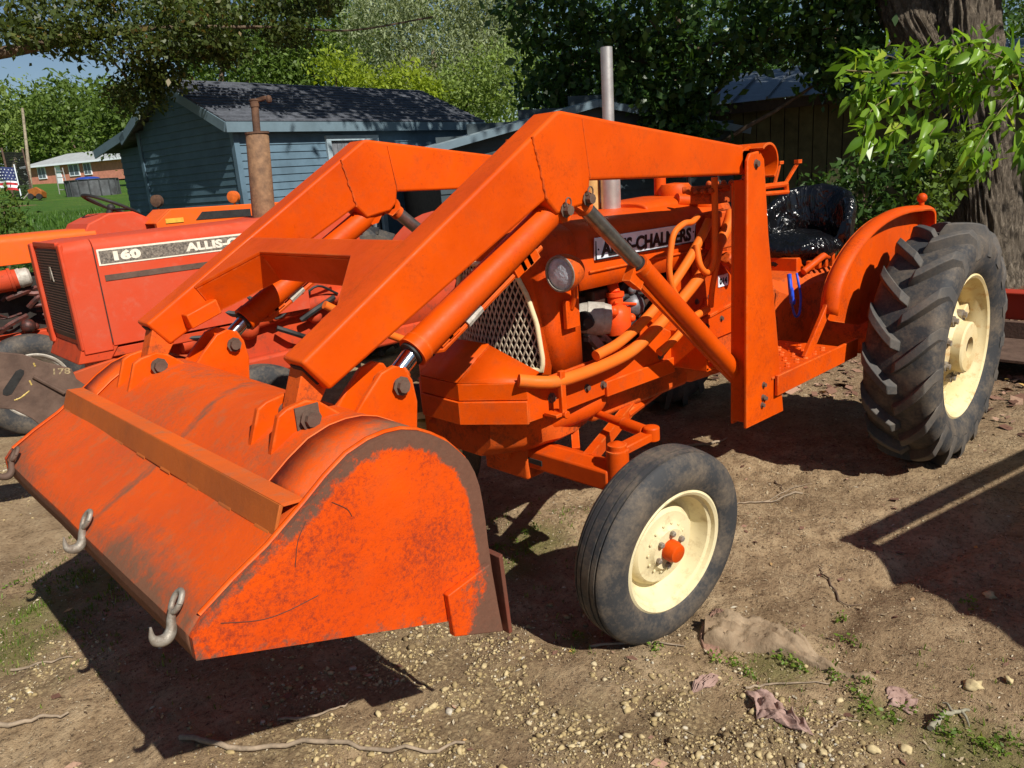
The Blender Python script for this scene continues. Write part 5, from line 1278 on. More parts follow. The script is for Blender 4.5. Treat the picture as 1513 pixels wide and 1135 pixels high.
# ------------------------------------------------------------------ olive barn wall at the right
BR = empty('barn', tuple(at(1250, 250, 10.5)*[1,1,0]), 'olive board barn with a bluish metal roof behind the trees', 'barn')
b0 = at(1040, 152, 11.2); b1 = at(1640, 95, 8.9); eb = b1-b0; eb[2] = 0; LB = np.linalg.norm(eb); eb /= LB; nb_ = np.array([-eb[1], eb[0], 0])
if nb_ @ (CF*[1,1,0]) < 0: nb_ = -nb_
ZT = 2.32
def BP(a, b, z): return b0*[1,1,0] + eb*a + nb_*b + np.array([0,0,z])
BRD = simple('olive barn boards', (.13,.13,.06), .8, 0, .35, 4, .2, 20, .2, (.07,.07,.034))
nbd = int(LB/.19)
for k in range(nbd):
    w = MB(); o_ = .006*rnd.random(); w.obox(BP((k+.5)*LB/nbd, o_, ZT/2-.1), eb*(LB/nbd/2-.006), nb_*.012, (0,0,ZT/2+.1)); w.build('wall_board', BRD, BR, 0)
w = MB(); w.obox(BP(LB/2, 1.6, ZT/2-.1), eb*(LB/2-.05), nb_*1.55, (0,0,ZT/2)); w.build('wall', DARK, BR, 0)
MET2 = simple('blue grey barn roof', (.13,.155,.185), .4, .4, .3, 6, .1)
for k in range(10):
    w = MB(); a0, a1 = LB*k/10, LB*(k+1)/10-.012
    w.add([BP(a0,-.35,ZT-.02), BP(a1,-.35,ZT-.02), BP(a1,1.7,ZT+.55), BP(a0,1.7,ZT+.55)], [(0,1,2,3)]); w.obox(BP(a0+.01,.675,ZT+.285), eb*.012, nb_*1.02+np.array([0,0,.285]), (0,0,.02))
    o_ = w.build('roof_sheet', MET2, BR, 0); q_ = o_.modifiers.new('t', 'SOLIDIFY'); q_.thickness = .008
w = MB(); w.obox(BP(LB/2,-.34,ZT-.10), eb*LB/2, nb_*.015, (0,0,.06)); w.build('fascia', simple('dark fascia', (.05,.04,.03), .8), BR, 0)

# ------------------------------------------------------------------ far yard on the left
def stand(px, py, dep):
    p = at(px, py, dep); return np.array([p[0], p[1], zat(p[0], p[1])])
HB0 = at(47, 273, 82); HB1 = at(200, 276, 78); eh = HB1-HB0; eh[2] = 0; LH = np.linalg.norm(eh); eh /= LH; nh = np.array([-eh[1], eh[0], 0])
if nh @ (CF*[1,1,0]) < 0: nh = -nh
zh = float(HB0[2])-.15
HS = empty('brick_house', tuple(HB0), 'far low salmon brick house with a grey hipped roof across the lawn', 'house')
BRK = simple('salmon brick', (.55,.22,.15), .85, 0, .2, 3, .1)
def HP(a, b, z): return HB0*[1,1,0] + eh*a + nh*b + np.array([0,0,zh+z])
w = MB(); w.obox(HP(LH/2,3,1.0), eh*LH/2, nh*3, (0,0,1.05)); w.build('wall', BRK, HS, 0)
w = MB(); V = [HP(-.5,-.5,2.0), HP(LH+.5,-.5,2.0), HP(LH+.5,6.5,2.0), HP(-.5,6.5,2.0), HP(2.6,3,3.15), HP(LH-2.4,3,3.15)]
w.add(V, [(0,1,5,4),(1,2,5),(2,3,4,5),(3,0,4),(0,3,2,1)]); rf = w.build('roof', simple('pale grey shingles', (.36,.38,.38), .9, 0, .15, 2, .1), HS, 0)
w = MB(); w.obox(HP(LH/2,-.52,1.93), eh*(LH/2+.5), nh*.05, (0,0,.09)); w.build('fascia', WHITE, HS, 0)
w = MB(); w.obox(HP(LH*.72,3.2,3.2), eh*.35, nh*.35, (0,0,.9)); w.build('chimney', BRK, rf, 0)
WIN = simple('dark window glass', (.10,.13,.16), .15, 0, .2, 5, 0, 10, .6)
for a0, a1 in ((1.3,2.4),(5.6,7.0),(7.6,8.6)):
    w = MB(); w.obox(HP((a0+a1)/2,-.04,1.25), eh*(a1-a0)/2, nh*.06, (0,0,.62)); wi = w.build('window', WHITE, HS, 0)
    for (u0, u1) in ((.08,.47),(.53,.92)):
        w = MB(); w.obox(HP(a0+(a1-a0)*(u0+u1)/2,-.10,1.25), eh*(a1-a0)*(u1-u0)/2, nh*.01, (0,0,.52)); w.build('pane', WIN, wi, 0)
w = MB()
for a in (4.1,): w.obox(HP(a,-.04,.95), eh*.35, nh*.05, (0,0,.95)); 
w.build('door', WHITE, HS, 0)
# second pale house edge to the right
H2 = empty('white_house', tuple(at(185, 272, 88)), 'pale house partly hidden behind the teal garage', 'house')
c = at(190, 262, 90); w = MB(); w.obox(c, eh*3.5, nh*2.5, (0,0,1.4)); w.build('wall', WHITE, H2, 0)
w = MB(); w.obox(c+np.array([0,0,1.6]), eh*3.9, nh*2.9, (0,0,.25)); w.build('roof', simple('grey roof', (.35,.36,.36), .9), H2, 0)
# pole
pb_ = stand(47, 285, 52); pt = at(28, 120, 52); PO = empty('utility_pole', tuple(pb_), 'pale wooden utility pole on the far side of the lawn', 'utility pole')
w = MB(); w.tube([pb_, at(39,215,52), at(33,160,52)], [.12,.10,.085], 10); w.build('pole', BARK_PALE, PO, 40)
# flag on a short staff
fp = at(12, 266, 34); FG = empty('flag', (float(fp[0]), float(fp[1]), zat(fp[0], fp[1])), 'star spangled flag hung along the dark fence at the far left', 'flag')
def flagpt(u, v): return fp + CR*(u*.95-.55) + np.array([0,0,v*1.0-.45]) + CF*.06*math.sin(u*7+v*2)
w = MB(); w.tube([flagpt(1.02,-.6), flagpt(1.02,1.12)], .025, 8); w.build('staff', WHITE, FG, 40)
RED_ = simple('flag red', (.52,.03,.04), .8); BLU = simple('flag navy', (.03,.04,.13), .8)
for k in range(9):
    w = MB(); v0, v1 = k/9, (k+1)/9; V = []; 
    for j in range(13): u = j/12; V += [flagpt(u, v0), flagpt(u, v1)]
    w.add(V, [(2*j,2*j+2,2*j+3,2*j+1) for j in range(12)]); o_ = w.build('stripe', RED_ if k % 2 == 0 else WHITE, FG, 60)
w = MB(); V = []
for j in range(11): u = .15+.85*j/10; V += [flagpt(u, .42)-CF*.02, flagpt(u, 1.0)-CF*.02]
w.add(V, [(2*j,2*j+2,2*j+3,2*j+1) for j in range(10)]); ct = w.build('canton', BLU, FG, 60)
w = MB()
for i in range(6):
    for j in range(4):
        c = flagpt(.22+.14*i+(.07 if j % 2 else 0), .5+.13*j)-CF*.035; V = []
        for k in range(10): a = PI/2+k*PI/5; r0_ = .038 if k % 2 == 0 else .016; V.append(c+CR*r0_*math.cos(a)+np.array([0,0,r0_*math.sin(a)]))
        w.add(V, [tuple(range(10))])
tag(w.build('star', WHITE, ct, 0), kind='stuff')
# dark mesh fence beside the flag
fa, fb = stand(18, 285, 38), stand(48, 285, 40); FE = empty('mesh_fence', tuple(fa), 'dark mesh fence panel beside the flag', 'fence')
w = MB(); 
for k in range(2):
    q = fa+(fb-fa)*k; w.tube([q, q+np.array([0,0,2.4])], .05, 8)
w.each('post', DARKRUST, FE, smooth=40)
w = MB()
for k in range(24): q = fa+(fb-fa)*k/24; w.tube([q, q+np.array([0,0,2.2])], .012, 4)
for k in range(18): w.tube([fa+np.array([0,0,.12*k+.1]), fb+np.array([0,0,.12*k+.1])], .014, 4)
tag(w.build('mesh', BLACK, FE, 0), kind='stuff')
# above ground pool
pc = stand(139, 286, 36); PLN = empty('round_pool', tuple(pc), 'grey above ground pool with a blue cover and ladder beyond the lawn', 'pool')
GREY = simple('grey pool wall', (.13,.14,.15), .6, .1, .5, 3, .1, 40, .4, (.06,.06,.065))
w = MB(); w.lathe([(-.2,1.12),(.72,1.12)], pc, (0,0,1), 40); w.build('pool_wall', GREY, PLN, 40)
w = MB(); w.lathe([(.72,1.16),(.75,1.16),(.75,1.0),(.72,1.0)], pc, (0,0,1), 40, cap=False); 
for k in range(16): a = 2*PI*k/16; q = pc+np.array([1.14*math.cos(a),1.14*math.sin(a),0]); w.tube([q, q+np.array([0,0,.72])], .03, 6)
w.build('pool_frame', simple('dark grey pool frame', (.07,.075,.08), .5, .3), PLN, 40)
w = MB(); w.ball(pc+np.array([.2,.2,.78]), .55, 14, (1,.9,.18)); w.build('pool_cover', simple('blue tarp', (.02,.06,.35), .5), PLN, 40)
w = MB(); lb = pc + CR*-1.25 - CF*.3
for s_ in (-.22,.22): w.tube([lb+CR*s_, lb+CR*s_*.8+np.array([0,0,1.2])], .025, 6)
for k in range(4): w.tube([lb-CR*.2+np.array([0,0,.28*k+.2]), lb+CR*.2+np.array([0,0,.28*k+.2])], .022, 6)
w.build('ladder', ALU, PLN, 40)
# small things on the lawn
mo = stand(56, 290, 33); MW = empty('garden_cart', tuple(mo), 'small rusty orange garden cart on the far lawn', 'cart')
w = MB(); w.prism3(mo, CR, (0,0,1), CF, [(-.26,.15),(.26,.15),(.32,.40),(.12,.55),(-.30,.42)], -.2, .2); w.build('tub', simple('rusty orange tub', (.35,.11,.02), .6), MW, 20, .03)
w = MB(); 
for s_ in (-.18,.18): w.lathe([(-.04,.13),(.04,.13)], mo+CR*s_+np.array([0,0,.13])-CF*.22, CF, 16)
w.each('wheel', BLACK, MW, smooth=40)
w = MB(); w.tube([mo-CR*.3+np.array([0,0,.4]), mo-CR*.65+np.array([0,0,.08])], .025, 6); w.build('handle', GREYCAST, MW, 40)

# ------------------------------------------------------------------ trees
def P3(px, py, dep): return at(px, py, dep)
def R(px, dep): return px*dep/FPX
def gbase(px, dep):
    p = at(px, 300, dep); return (p[0], p[1], zat(p[0], p[1]))
GT = 'trees beyond the yard'
def bgtree(label, px, dep, crowns, lmat, size, per=50, leaves=9, r0=.22, bark=BARK, seed=1, droop=.25, spread=.45, tb=0.0, aspect=.5):
    b = gbase(px, dep); bl = []
    for (x, y, rx, ry) in crowns: bl.append((P3(x, y, dep), (R(rx, dep), R(rx, dep)*.8, R(ry, dep))))
    top = P3(crowns[0][0], crowns[0][1]+crowns[0][3]*.2, dep)
    return tree('tree', label, b, top, r0, bl, per, leaves, (spread,)*3, size, lmat, bark, seed, GT, droop, aspect, tb=tb)
bgtree('broad mid green tree behind the utility pole', 20, 96, [(30,170,75,55),(-20,190,60,60),(70,200,55,40)], LEAF_LIGHT, .5, 110, 16, .35, BARK_PALE, 1, spread=.7)
bgtree('leafy green tree above the far brick house', 120, 94, [(120,190,80,55),(170,175,60,45),(90,165,60,36),(150,225,70,28)], LEAF_MID, .5, 120, 16, .4, BARK, 2, spread=.9, tb=.1)
bgtree('sunlit green tree between the brick house and the garage', 200, 48, [(200,178,52,48),(168,188,38,30),(218,222,30,42)], LEAF_MID, .28, 110, 16, .28, BARK_PALE, 3, spread=.5)
bgtree('tall green tree behind the garage ridge', 330, 40, [(330,60,80,75),(395,95,60,50),(280,40,60,55)], LEAF_MID, .22, 200, 18, .3, BARK, 4, spread=.42)
bgtree('tall hazy green tree behind the middle of the garage', 470, 42, [(455,45,90,80),(520,85,60,55),(420,110,60,45)], LEAF_MID, .24, 230, 18, .32, BARK, 5, spread=.45, tb=.15)
bgtree('silvery green willow rising behind the garage roof', 640, 28, [(640,60,95,90),(700,110,80,70),(570,40,70,70),(610,130,60,45),(720,20,70,60)], LEAF_SILVER, .15, 330, 20, .26, BARK_PALE, 6, .9, .28, aspect=.32)
bgtree('small yellow green tree right of the garage ridge', 598, 20, [(598,124,40,32),(625,140,30,22),(570,138,24,18)], LEAF_YEL, .12, 110, 10, .07, BARK, 7, spread=.14)
bgtree('yellow green sapling just above the garage roof', 500, 20, [(497,103,38,26),(530,120,24,16)], LEAF_YEL, .11, 90, 9, .06, BARK, 8, spread=.15)
bgtree('light green bushy tree behind the garage eave', 680, 22, [(690,140,70,48),(740,120,60,55),(650,155,40,24)], LEAF_LIGHT, .11, 240, 14, .12, BARK, 9, spread=.2)
bgtree('deep green tree standing behind the low shed', 860, 26, [(840,60,100,90),(960,40,110,90),(900,140,100,50),(1080,70,100,80)], LEAF_DARK, .16, 180, 14, .3, BARK, 10, spread=.35)
bgtree('dark green tree behind the barn roof', 1250, 24, [(1230,20,110,90),(1400,40,120,90),(1560,60,110,90),(1150,110,90,50)], LEAF_DARK, .16, 170, 12, .3, BARK, 11, spread=.35)
# far wood closing the view
fw = []
for k in range(520):
    px_ = rnd.uniform(-250, 1750); d_ = rnd.uniform(100, 125); p = at(px_, 300, d_); zb_ = zat(p[0], p[1]); c_ = np.array([p[0], p[1], zb_+rnd.uniform(1, 11 if px_ < 300 else 30)]); fw.append(blob_points(c_, (4, 4, 3.2), 16, 900+k))
for k in range(330):                                           # the wood runs on round the yard outside the frame
    az = math.radians(rnd.uniform(75, 190) if k % 3 else rnd.uniform(275, 350)); d_ = rnd.uniform(75, 120); x_, y_ = CAM[0]+d_*math.cos(az), CAM[1]+d_*math.sin(az)
    fw.append(blob_points(np.array([x_, y_, zat(x_, y_)+rnd.uniform(1, 16)]), (4.5, 4.5, 3.4), 14, 3900+k))
fo = leaf_cloud('distant_wood', LEAF_MID, None, np.concatenate(fw), 9, (.9,.9,.8), .8, 77); tag(fo, kind='stuff')

# big tree at the right
bt = stand(1455, 420, 8.6); bt[2] = 0
BT = empty('large_tree', tuple(bt), 'massive old tree with furrowed bark forking above the rear tyre', 'tree')
def bark_trunk(name, path, radii, seed, nseg=200, rows=190):
    P = [np.array(p, float) for p in path]; V = []; F = []; r = np.random.default_rng(seed)
    for i in range(rows+1):
        t = i/rows*(len(P)-1); k = min(int(t), len(P)-2); f = t-k; c = P[k]+(P[k+1]-P[k])*f; R_ = radii[k]+(radii[k+1]-radii[k])*f
        for j in range(nseg):
            a = 2*PI*j/nseg; q = (math.cos(a), math.sin(a))
            wb_ = .5*noise.noise((q[0]*3, q[1]*3, c[2]*2.2)); u_ = noise.noise((q[0]*8+seed+wb_, q[1]*8+wb_, c[2]*1.6)); u2 = noise.noise((q[0]*17, q[1]*17+seed, c[2]*4.2)); u3 = noise.noise((q[0]*30, q[1]*30, c[2]*7))
            fl = 1 + .45*max(0, 1-c[2]/.7)**2*(.6+.4*math.cos(5*a+seed))
            rr_ = R_*fl*(.96 + .10*(1-abs(u_)*3.0) + .055*(1-abs(u2)*3)*.6 + .03*u3)
            V.append((c[0]+rr_*q[0], c[1]+rr_*q[1], c[2]))
    for i in range(rows):
        for j in range(nseg): j2 = (j+1) % nseg; F.append((i*nseg+j, i*nseg+j2, (i+1)*nseg+j2, (i+1)*nseg+j))
    return fast_mesh(name, V, F, BARKB, BT, smooth=True)
BARKB, nt, b = new_mat('furrowed bark'); P = coords(nt); n1 = noise_tex(nt, 24, 8, .75, stretch(nt, P, (1,1,.30)), .9); n2 = noise_tex(nt, 3, 4, .6, P)
nt.links.new(mixc(nt, ramp(nt, n2.outputs[0], [(.4,0),(.65,.6)]).outputs[0], ramp(nt, n1.outputs[0], [(.36,(.026,.019,.014)),(.5,(.125,.098,.07)),(.68,(.34,.28,.21))]).outputs[0], (.11,.085,.06)), b.inputs['Base Color']); b.inputs['Roughness'].default_value = .95; bump(nt, b, n1.outputs[0], 1.0, .05)
d0 = 8.6
tp_ = [bt+[0,0,-.1], at(1458,330,d0), at(1446,220,d0), at(1432,130,d0), at(1425,40,d0), at(1420,-80,d0), at(1410,-260,d0), at(1400,-420,d0)]
bark_trunk('trunk', tp_, [.37,.35,.34,.37,.35,.33,.30,.24], 3)
bark_trunk('trunk_fork', [at(1430,175,d0+.1), at(1395,110,d0+.15), at(1345,30,d0+.2), at(1320,-60,d0+.3), at(1270,-240,d0+.4)], [.25,.26,.30,.28,.22], 9, 150, 120)
hi = bt + np.array([0, 0, 0])
crown_c = []
for k, (dx_, dy_, z_, r_, rz) in enumerate(((-.5,.2,7.2,2.2,1.2),(-1.8,2.2,6.6,2.0,1.2),(-1.5,-2.4,6.8,2.0,1.2),(1.6,-1.6,6.4,1.7,1.0),(1.5,1.4,6.2,1.6,.9),(2.0,-4.0,6.4,1.7,1.0),(-.5,-4.8,6.3,1.8,1.0),(-1.0,4.6,5.8,1.9,1.1),(-3.5,0,6.4,2.0,1.2),(-3.4,3.0,6,2.0,1.2),(-3.6,-3.2,6.2,2.0,1.2),(2.6,.2,7.4,1.6,1.0),(-.2,.2,9.0,2.6,1.4),(-1.6,6.6,5.8,1.8,1.1),(3.4,-3.0,7.6,1.6,1.0),(1.4,-6.2,6.6,1.7,1.0),(3.6,-5.6,7.2,1.7,1.0))):
    crown_c.append(blob_points(bt+np.array([dx_, dy_, z_]), (r_, r_, rz), 125, 300+k, .2))
leaf_cloud('crown', LEAF_DARK, BT, np.concatenate(crown_c), 13, (.22,.22,.16), .17, 55)
w = MB()
for k, (dx_, dy_, z_) in enumerate(((-1.8,2.2,6.6),(-1.5,-2.4,6.8),(1.6,-1.6,6.4),(1.5,1.4,6.2),(2.0,-4.0,6.4),(-1.0,4.6,5.8),(-3.5,0,6.4),(3.6,-5.0,7.2))): limb(w, bt+np.array([0,0,4.2]), bt+np.array([dx_,dy_,z_]), .16, .03, 500+k, .1, 8, 7)
w.build('limb', BARKB, BT, 50)

# dark maple hanging over the shed and barn
mb_ = stand(1010, 300, 10.6); mb_[2] = 0
bl = []
for (x, y, rx, ry, dp) in ((800,30,70,50,10.2),(880,70,70,50,10.4),(960,30,80,60,9.8),(1060,70,90,60,9.6),(1150,30,80,60,9.4),(1240,40,70,60,9.2),(1000,150,60,34,9.8),(820,130,60,36,10.6),(1250,100,60,40,9.2),(930,135,60,36,10.2),(1010,215,60,25,9.8),(1300,-30,90,60,9.0)):
    bl.append((at(x, y, dp), (R(rx,dp), R(rx,dp)*.9, R(ry,dp))))
tree('maple_tree', 'dark leafy tree drooping over the barn roof behind the exhaust stack', mb_, at(1000, 20, 10.4), .13, bl, 90, 11, (.13,.13,.10), .105, LEAF_DARK, BARK, 21, None, .35, .62)
# overhanging brownish tree at the upper left
lb_ = stand(-330, 420, 7.5); lb_[2] = zat(lb_[0], lb_[1])
bl = []
for (x, y, rx, ry, dp) in ((-120,20,110,80,8.6),(10,30,90,50,8.6),(100,40,90,45,8.4),(200,35,90,48,8.8),(290,30,80,45,9.0),(360,20,60,40,9.4),(60,80,80,22,8.2),(180,82,70,28,8.6),(280,75,60,26,9.0),(205,140,40,40,9.2),(240,110,40,26,9.2),(-40,85,80,24,8.2),(330,85,30,22,9.4)):
    if (x, y) == (-40, 85): continue
    y -= 26 if x < 160 and y < 90 else 14 if y < 90 else 4; ry *= .85
    bl.append((at(x, y, dp), (R(rx,dp), R(rx,dp)*.9, R(ry,dp))))
for (x, y, rx, ry, dp) in ((450,8,60,16,9.8),(420,50,34,10,9.6)): bl.append((at(x, y, dp), (R(rx,dp), R(rx,dp)*.9, R(ry,dp))))
ot = tree('oak_tree', 'brownish green tree whose low boughs overhang the garage at upper left', lb_, at(-150, -80, 8.6), .22, bl, 46, 28, (.085,.085,.06), .062, LEAF_BROWN, BARK, 31, None, .3, .55, limbs=False)
w = MB(); w.tube(smooth_path([at(-330,120,8.0), at(-150,95,8.2), at(0,78,8.4), at(110,58,8.6), at(230,42,8.9), at(420,40,9.5)], 6), [.10-.085*i/30 for i in range(31)], 10)
w.tube(smooth_path([at(110,58,8.6), at(160,85,8.8), at(190,120,9.1), at(205,150,9.2)], 5), .014, 6); w.tube(smooth_path([at(230,42,8.9), at(250,90,9.2), at(268,118,9.4)], 5), .015, 6); w.tube(smooth_path([at(420,40,9.5), at(520,45,10), at(640,25,10.4)], 5), .012, 6)
w.build('limb', BARK, ot, 50)

# near leafy branch at the right, large leaves built singly
NBR = empty('leafy_branch', tuple(at(1430, 175, 6.4)), 'bright sunlit low branch of compound leaves in front of the big trunk', 'branch')
stems = []
main = smooth_path([at(1640,60,6.2), at(1560,105,6.1), at(1480,112,6.0), at(1390,107,5.9), at(1310,108,5.8), at(1250,104,5.7)], 8)
w = MB(); w.tube(main, [.020-.015*i/len(main) for i in range(len(main))], 8)
twigs = []
for (a, pts) in ((6, [(1540,110),(1500,140),(1460,190),(1440,225)]), (12, [(1500,112),(1440,75),(1400,65)]), (16, [(1470,110),(1420,150),(1380,190),(1370,215)]), (20, [(1450,108),(1400,140),(1340,175),(1310,205)]), (26, [(1400,107),(1340,130),(1290,160),(1275,195)]), (30, [(1370,107),(1320,85),(1270,82)]), (10, [(1520,110),(1480,85),(1440,70)]), (4, [(1560,105),(1530,160),(1520,210)]), (34, [(1330,107),(1300,135),(1268,140)]), (2, [(1600,90),(1540,70),(1490,75)]), (14, [(1490,112),(1450,130),(1420,120)]), (22, [(1430,108),(1400,90),(1350,95)])):
    dp = 5.75+.5*rnd.random(); tw = smooth_path([main[min(a, len(main)-1)]]+[at(x, y, dp-.08*i) for i, (x, y) in enumerate(pts[1:])], 6); w.tube(tw, [.007-.005*i/len(tw) for i in range(len(tw))], 6); twigs.append(tw)
w.build('stem', simple('green brown twig', (.16,.13,.05), .7), NBR, 60)
def leaf_mesh(seed):
    r = random.Random(seed); L = [(0,0),(.10,.11),(.26,.185),(.46,.18),(.70,.115),(.87,.05),(1,0)]; V = []; F = []; k = len(L); cv = r.uniform(.10,.28); tw_ = r.uniform(-.12,.12)
    for (x, w_) in L:
        z = -cv*x*x; V += [(x, -w_, z+.07*w_/.19-tw_*x), (x, 0, z-.02), (x, w_, z+.07*w_/.19+tw_*x)]
    for i in range(k-1): F += [(3*i,3*i+3,3*i+4,3*i+1),(3*i+1,3*i+4,3*i+5,3*i+2)]
    me = bpy.data.meshes.new('leaf'); me.from_pydata(V, [], F); me.update(); at_ = me.attributes.new('tint', 'FLOAT', 'FACE'); t = r.random(); at_.data.foreach_set('value', np.full(len(F), t, 'f')); me.shade_smooth(); me.materials.append(LEAF_NEAR); return me
LM = [leaf_mesh(k) for k in range(14)]
nleaf = 0; spots = []
for tw in twigs:
    n_ = len(tw)
    for i in range(2, n_, 2):
        spots.append((tw[i], tw[min(i+1, n_-1)]-tw[i-1]))
    spots.append((tw[-1], tw[-1]-tw[-3])); spots.append((tw[-1], tw[-1]-tw[-3]))
for i in range(6, len(main), 3): spots.append((main[i], main[i]-main[i-1]))
rest = []
for (p, dr) in spots:
    for s_ in range(3):
        q = np.array(p) + rng.normal(0, .035, 3); d = np.array(dr)/(np.linalg.norm(dr)+1e-9)*.5 + rng.normal(0, .75, 3) + np.array([0, 0, -.85]); d /= np.linalg.norm(d)
        up = np.array([.05, .75, .75]) + rng.normal(0, .35, 3); yv = np.cross(up, d); yv /= np.linalg.norm(yv); zv = np.cross(d, yv); L = rnd.uniform(.12, .215)
        if nleaf < 295:
            o_ = bpy.data.objects.new('leaf', LM[nleaf % 14]); COL.objects.link(o_); o_.parent = NBR
            o_.matrix_parent_inverse = parent_inv(NBR); o_.matrix_basis = Matrix(((d[0]*L, yv[0]*L, zv[0]*L, q[0]), (d[1]*L, yv[1]*L, zv[1]*L, q[1]), (d[2]*L, yv[2]*L, zv[2]*L, q[2]), (0,0,0,1))); nleaf += 1
        else: rest.append(q)
bk = []
for tw in twigs: bk += [np.array(p)+rng.normal(0, .10, 3)+np.array([-.1, -.05, 0]) for p in tw[1::3]]
lv = leaf_cloud('foliage', LEAF_NEAR, NBR, np.array(bk+rest), 4, (.09,.09,.08), .12, 91, .6, .36, tint_bias=-.1); tag(lv, kind='stuff')

# shrubs under the branch
for i, (px_, dep, crowns, lab) in enumerate(((1285, 7.9, [(1275,270,40,50),(1330,250,50,40),(1300,320,45,25)], 'dark leafy shrub behind the orange fender'), (1385, 7.8, [(1390,250,40,55),(1365,310,40,40),(1425,230,30,40)], 'leafy shrub growing against the big trunk'), (1215, 8.6, [(1215,300,30,45),(1240,345,30,25)], 'small dark shrub between the seat bag and the barn'))):
    b_ = stand(px_, 420, dep); b_[2] = 0
    tree('shrub', lab, b_, at(crowns[0][0], crowns[0][1], dep), .03, [(at(x, y, dep), (R(rx,dep), R(rx,dep), R(ry,dep))) for (x, y, rx, ry) in crowns], 60, 7, (.07,.07,.06), .085, LEAF_DARK if i != 1 else LEAF_MID, BARK, 61+i, 'shrubs by the barn', .4, .5, 'shrub')
wd = stand(-20, 330, 9.5); WB = tree('weed_bush', 'ragged weedy bush at the left edge of the lawn', wd, at(5, 300, 9.5), .02, [(at(0,300,9.5), (.28,.28,.25)), (at(15,330,9.5), (.2,.2,.15))], 50, 7, (.06,.06,.06), .07, LEAF_MID, BARK, 70, None, .1, .4, 'bush')
# ------------------------------------------------------------------ small things on the ground
def ico(sub=0):
    bm = bmesh.new(); bmesh.ops.create_icosphere(bm, subdivisions=sub+1, radius=1); V = np.array([v.co[:] for v in bm.verts]); F = np.array([[v.index for v in f.verts] for f in bm.faces]); bm.free(); return V, F
IV, IF = ico(0)
def scatter_stones(name, pts, sizes, mat, seed, sink=.35):
    r = np.random.default_rng(seed); n = len(pts); m = len(IV); V = np.empty((n, m, 3))
    base = IV[None]*(1+.28*r.normal(0, 1, (n, m, 1)).clip(-1.5, 1.5)); sc = np.stack([r.uniform(.7, 1.4, n), r.uniform(.7, 1.1, n), r.uniform(.45, .85, n)], 1)[:, None]*np.asarray(sizes)[:, None, None]
    base = base*sc; a = r.uniform(0, 2*PI, n); ca, sa = np.cos(a)[:, None], np.sin(a)[:, None]
    V[:, :, 0] = base[:, :, 0]*ca-base[:, :, 1]*sa; V[:, :, 1] = base[:, :, 0]*sa+base[:, :, 1]*ca; V[:, :, 2] = base[:, :, 2]
    z = height(pts[:, 0], pts[:, 1]); V += np.stack([pts[:, 0], pts[:, 1], z+np.asarray(sizes)*sink*.5], 1)[:, None]
    F = (IF[None]+(np.arange(n)*m)[:, None, None]).reshape(-1, 3)
    return fast_mesh(name, V.reshape(-1, 3), F, mat, None, np.repeat(r.random(n), len(IF)))
def tint_mat(name, stops, rough=.85):
    m, nt, b = new_mat(name); a = nt.nodes.new('ShaderNodeAttribute'); a.attribute_name = 'tint'; P = coords(nt); n = noise_tex(nt, 90, 4, .6, P)
    c = mixc(nt, .45, ramp(nt, a.outputs['Fac'], stops).outputs[0], ramp(nt, n.outputs[0], [(.3, .25), (.7, 1)]).outputs[0], 'MULTIPLY'); nt.links.new(c, b.inputs['Base Color']); b.inputs['Roughness'].default_value = rough; b.inputs['Specular IOR Level'].default_value = .25; return m
STONE = tint_mat('yellowish gravel', [(0, (.22,.155,.08)), (.5, (.46,.35,.17)), (.85, (.62,.50,.28)), (1, (.52,.47,.38))])
def zone_pts(zones, n, r, spread=.55):
    out = []
    wts = np.array([z[2]**2 for z in zones]); wts = wts/wts.sum()
    for z, k in zip(zones, (wts*n).astype(int)): out.append(np.array(z[:2])+r.normal(0, 1, (k, 2))*z[2]*spread)
    return np.concatenate(out)
r = np.random.default_rng(3)
p1 = zone_pts(GRAVEL, 17000, r, .60); p2 = np.stack([r.uniform(-1.5, 4.2, 2000), r.uniform(-1.6, 2.2, 2000)], 1)
p1 = p1[vnoise(p1[:, 0]+50, p1[:, 1]+50, 21, .16)*.7+vnoise(p1[:, 0]+50, p1[:, 1]+50, 22, .05)*.3 > .42]; pts = np.concatenate([p1, p2]); sz = np.exp(r.normal(math.log(.0028), .62, len(pts))).clip(.0012, .013)
sz[len(p1):] *= .75
gv = scatter_stones('gravel', pts, sz, STONE, 5); tag(gv, kind='stuff')
# single larger stones
IV, IF = ico(1)
for k, (px_, py_, s_) in enumerate(((1462,878,.024),(1437,1015,.020),(1290,1112,.013),(1490,1005,.014),(430,1100,.012),(560,1062,.012),(1337,1108,.015),(800,1046,.012),(1215,1118,.014),(640,1048,.012))):
    x, y = gnd(px_, py_); c = np.array([[x, y]]); o_ = scatter_stones('stone', c, np.array([s_]), STONE, 40+k, .8)
    o_.data.attributes['tint'].data.foreach_set('value', np.full(len(o_.data.polygons), .8, 'f'))
    tag(o_, ['large pale stone at the right edge below the shaded dirt','pale stone left of the lower right corner','small pale pebble near the bottom edge by the rag','pale stone at the right edge in front of the weathered stick','pebble in the gravel below the bucket shadow','pebble at the front edge of the bucket shadow','pale pebble among the sprouts below the stick','pebble in the gravel before the front tyre','grey pebble beside the end of the crumpled rag','pebble on the gravel beyond the bucket shadow'][k], 'stone', 'loose stones on the dirt')
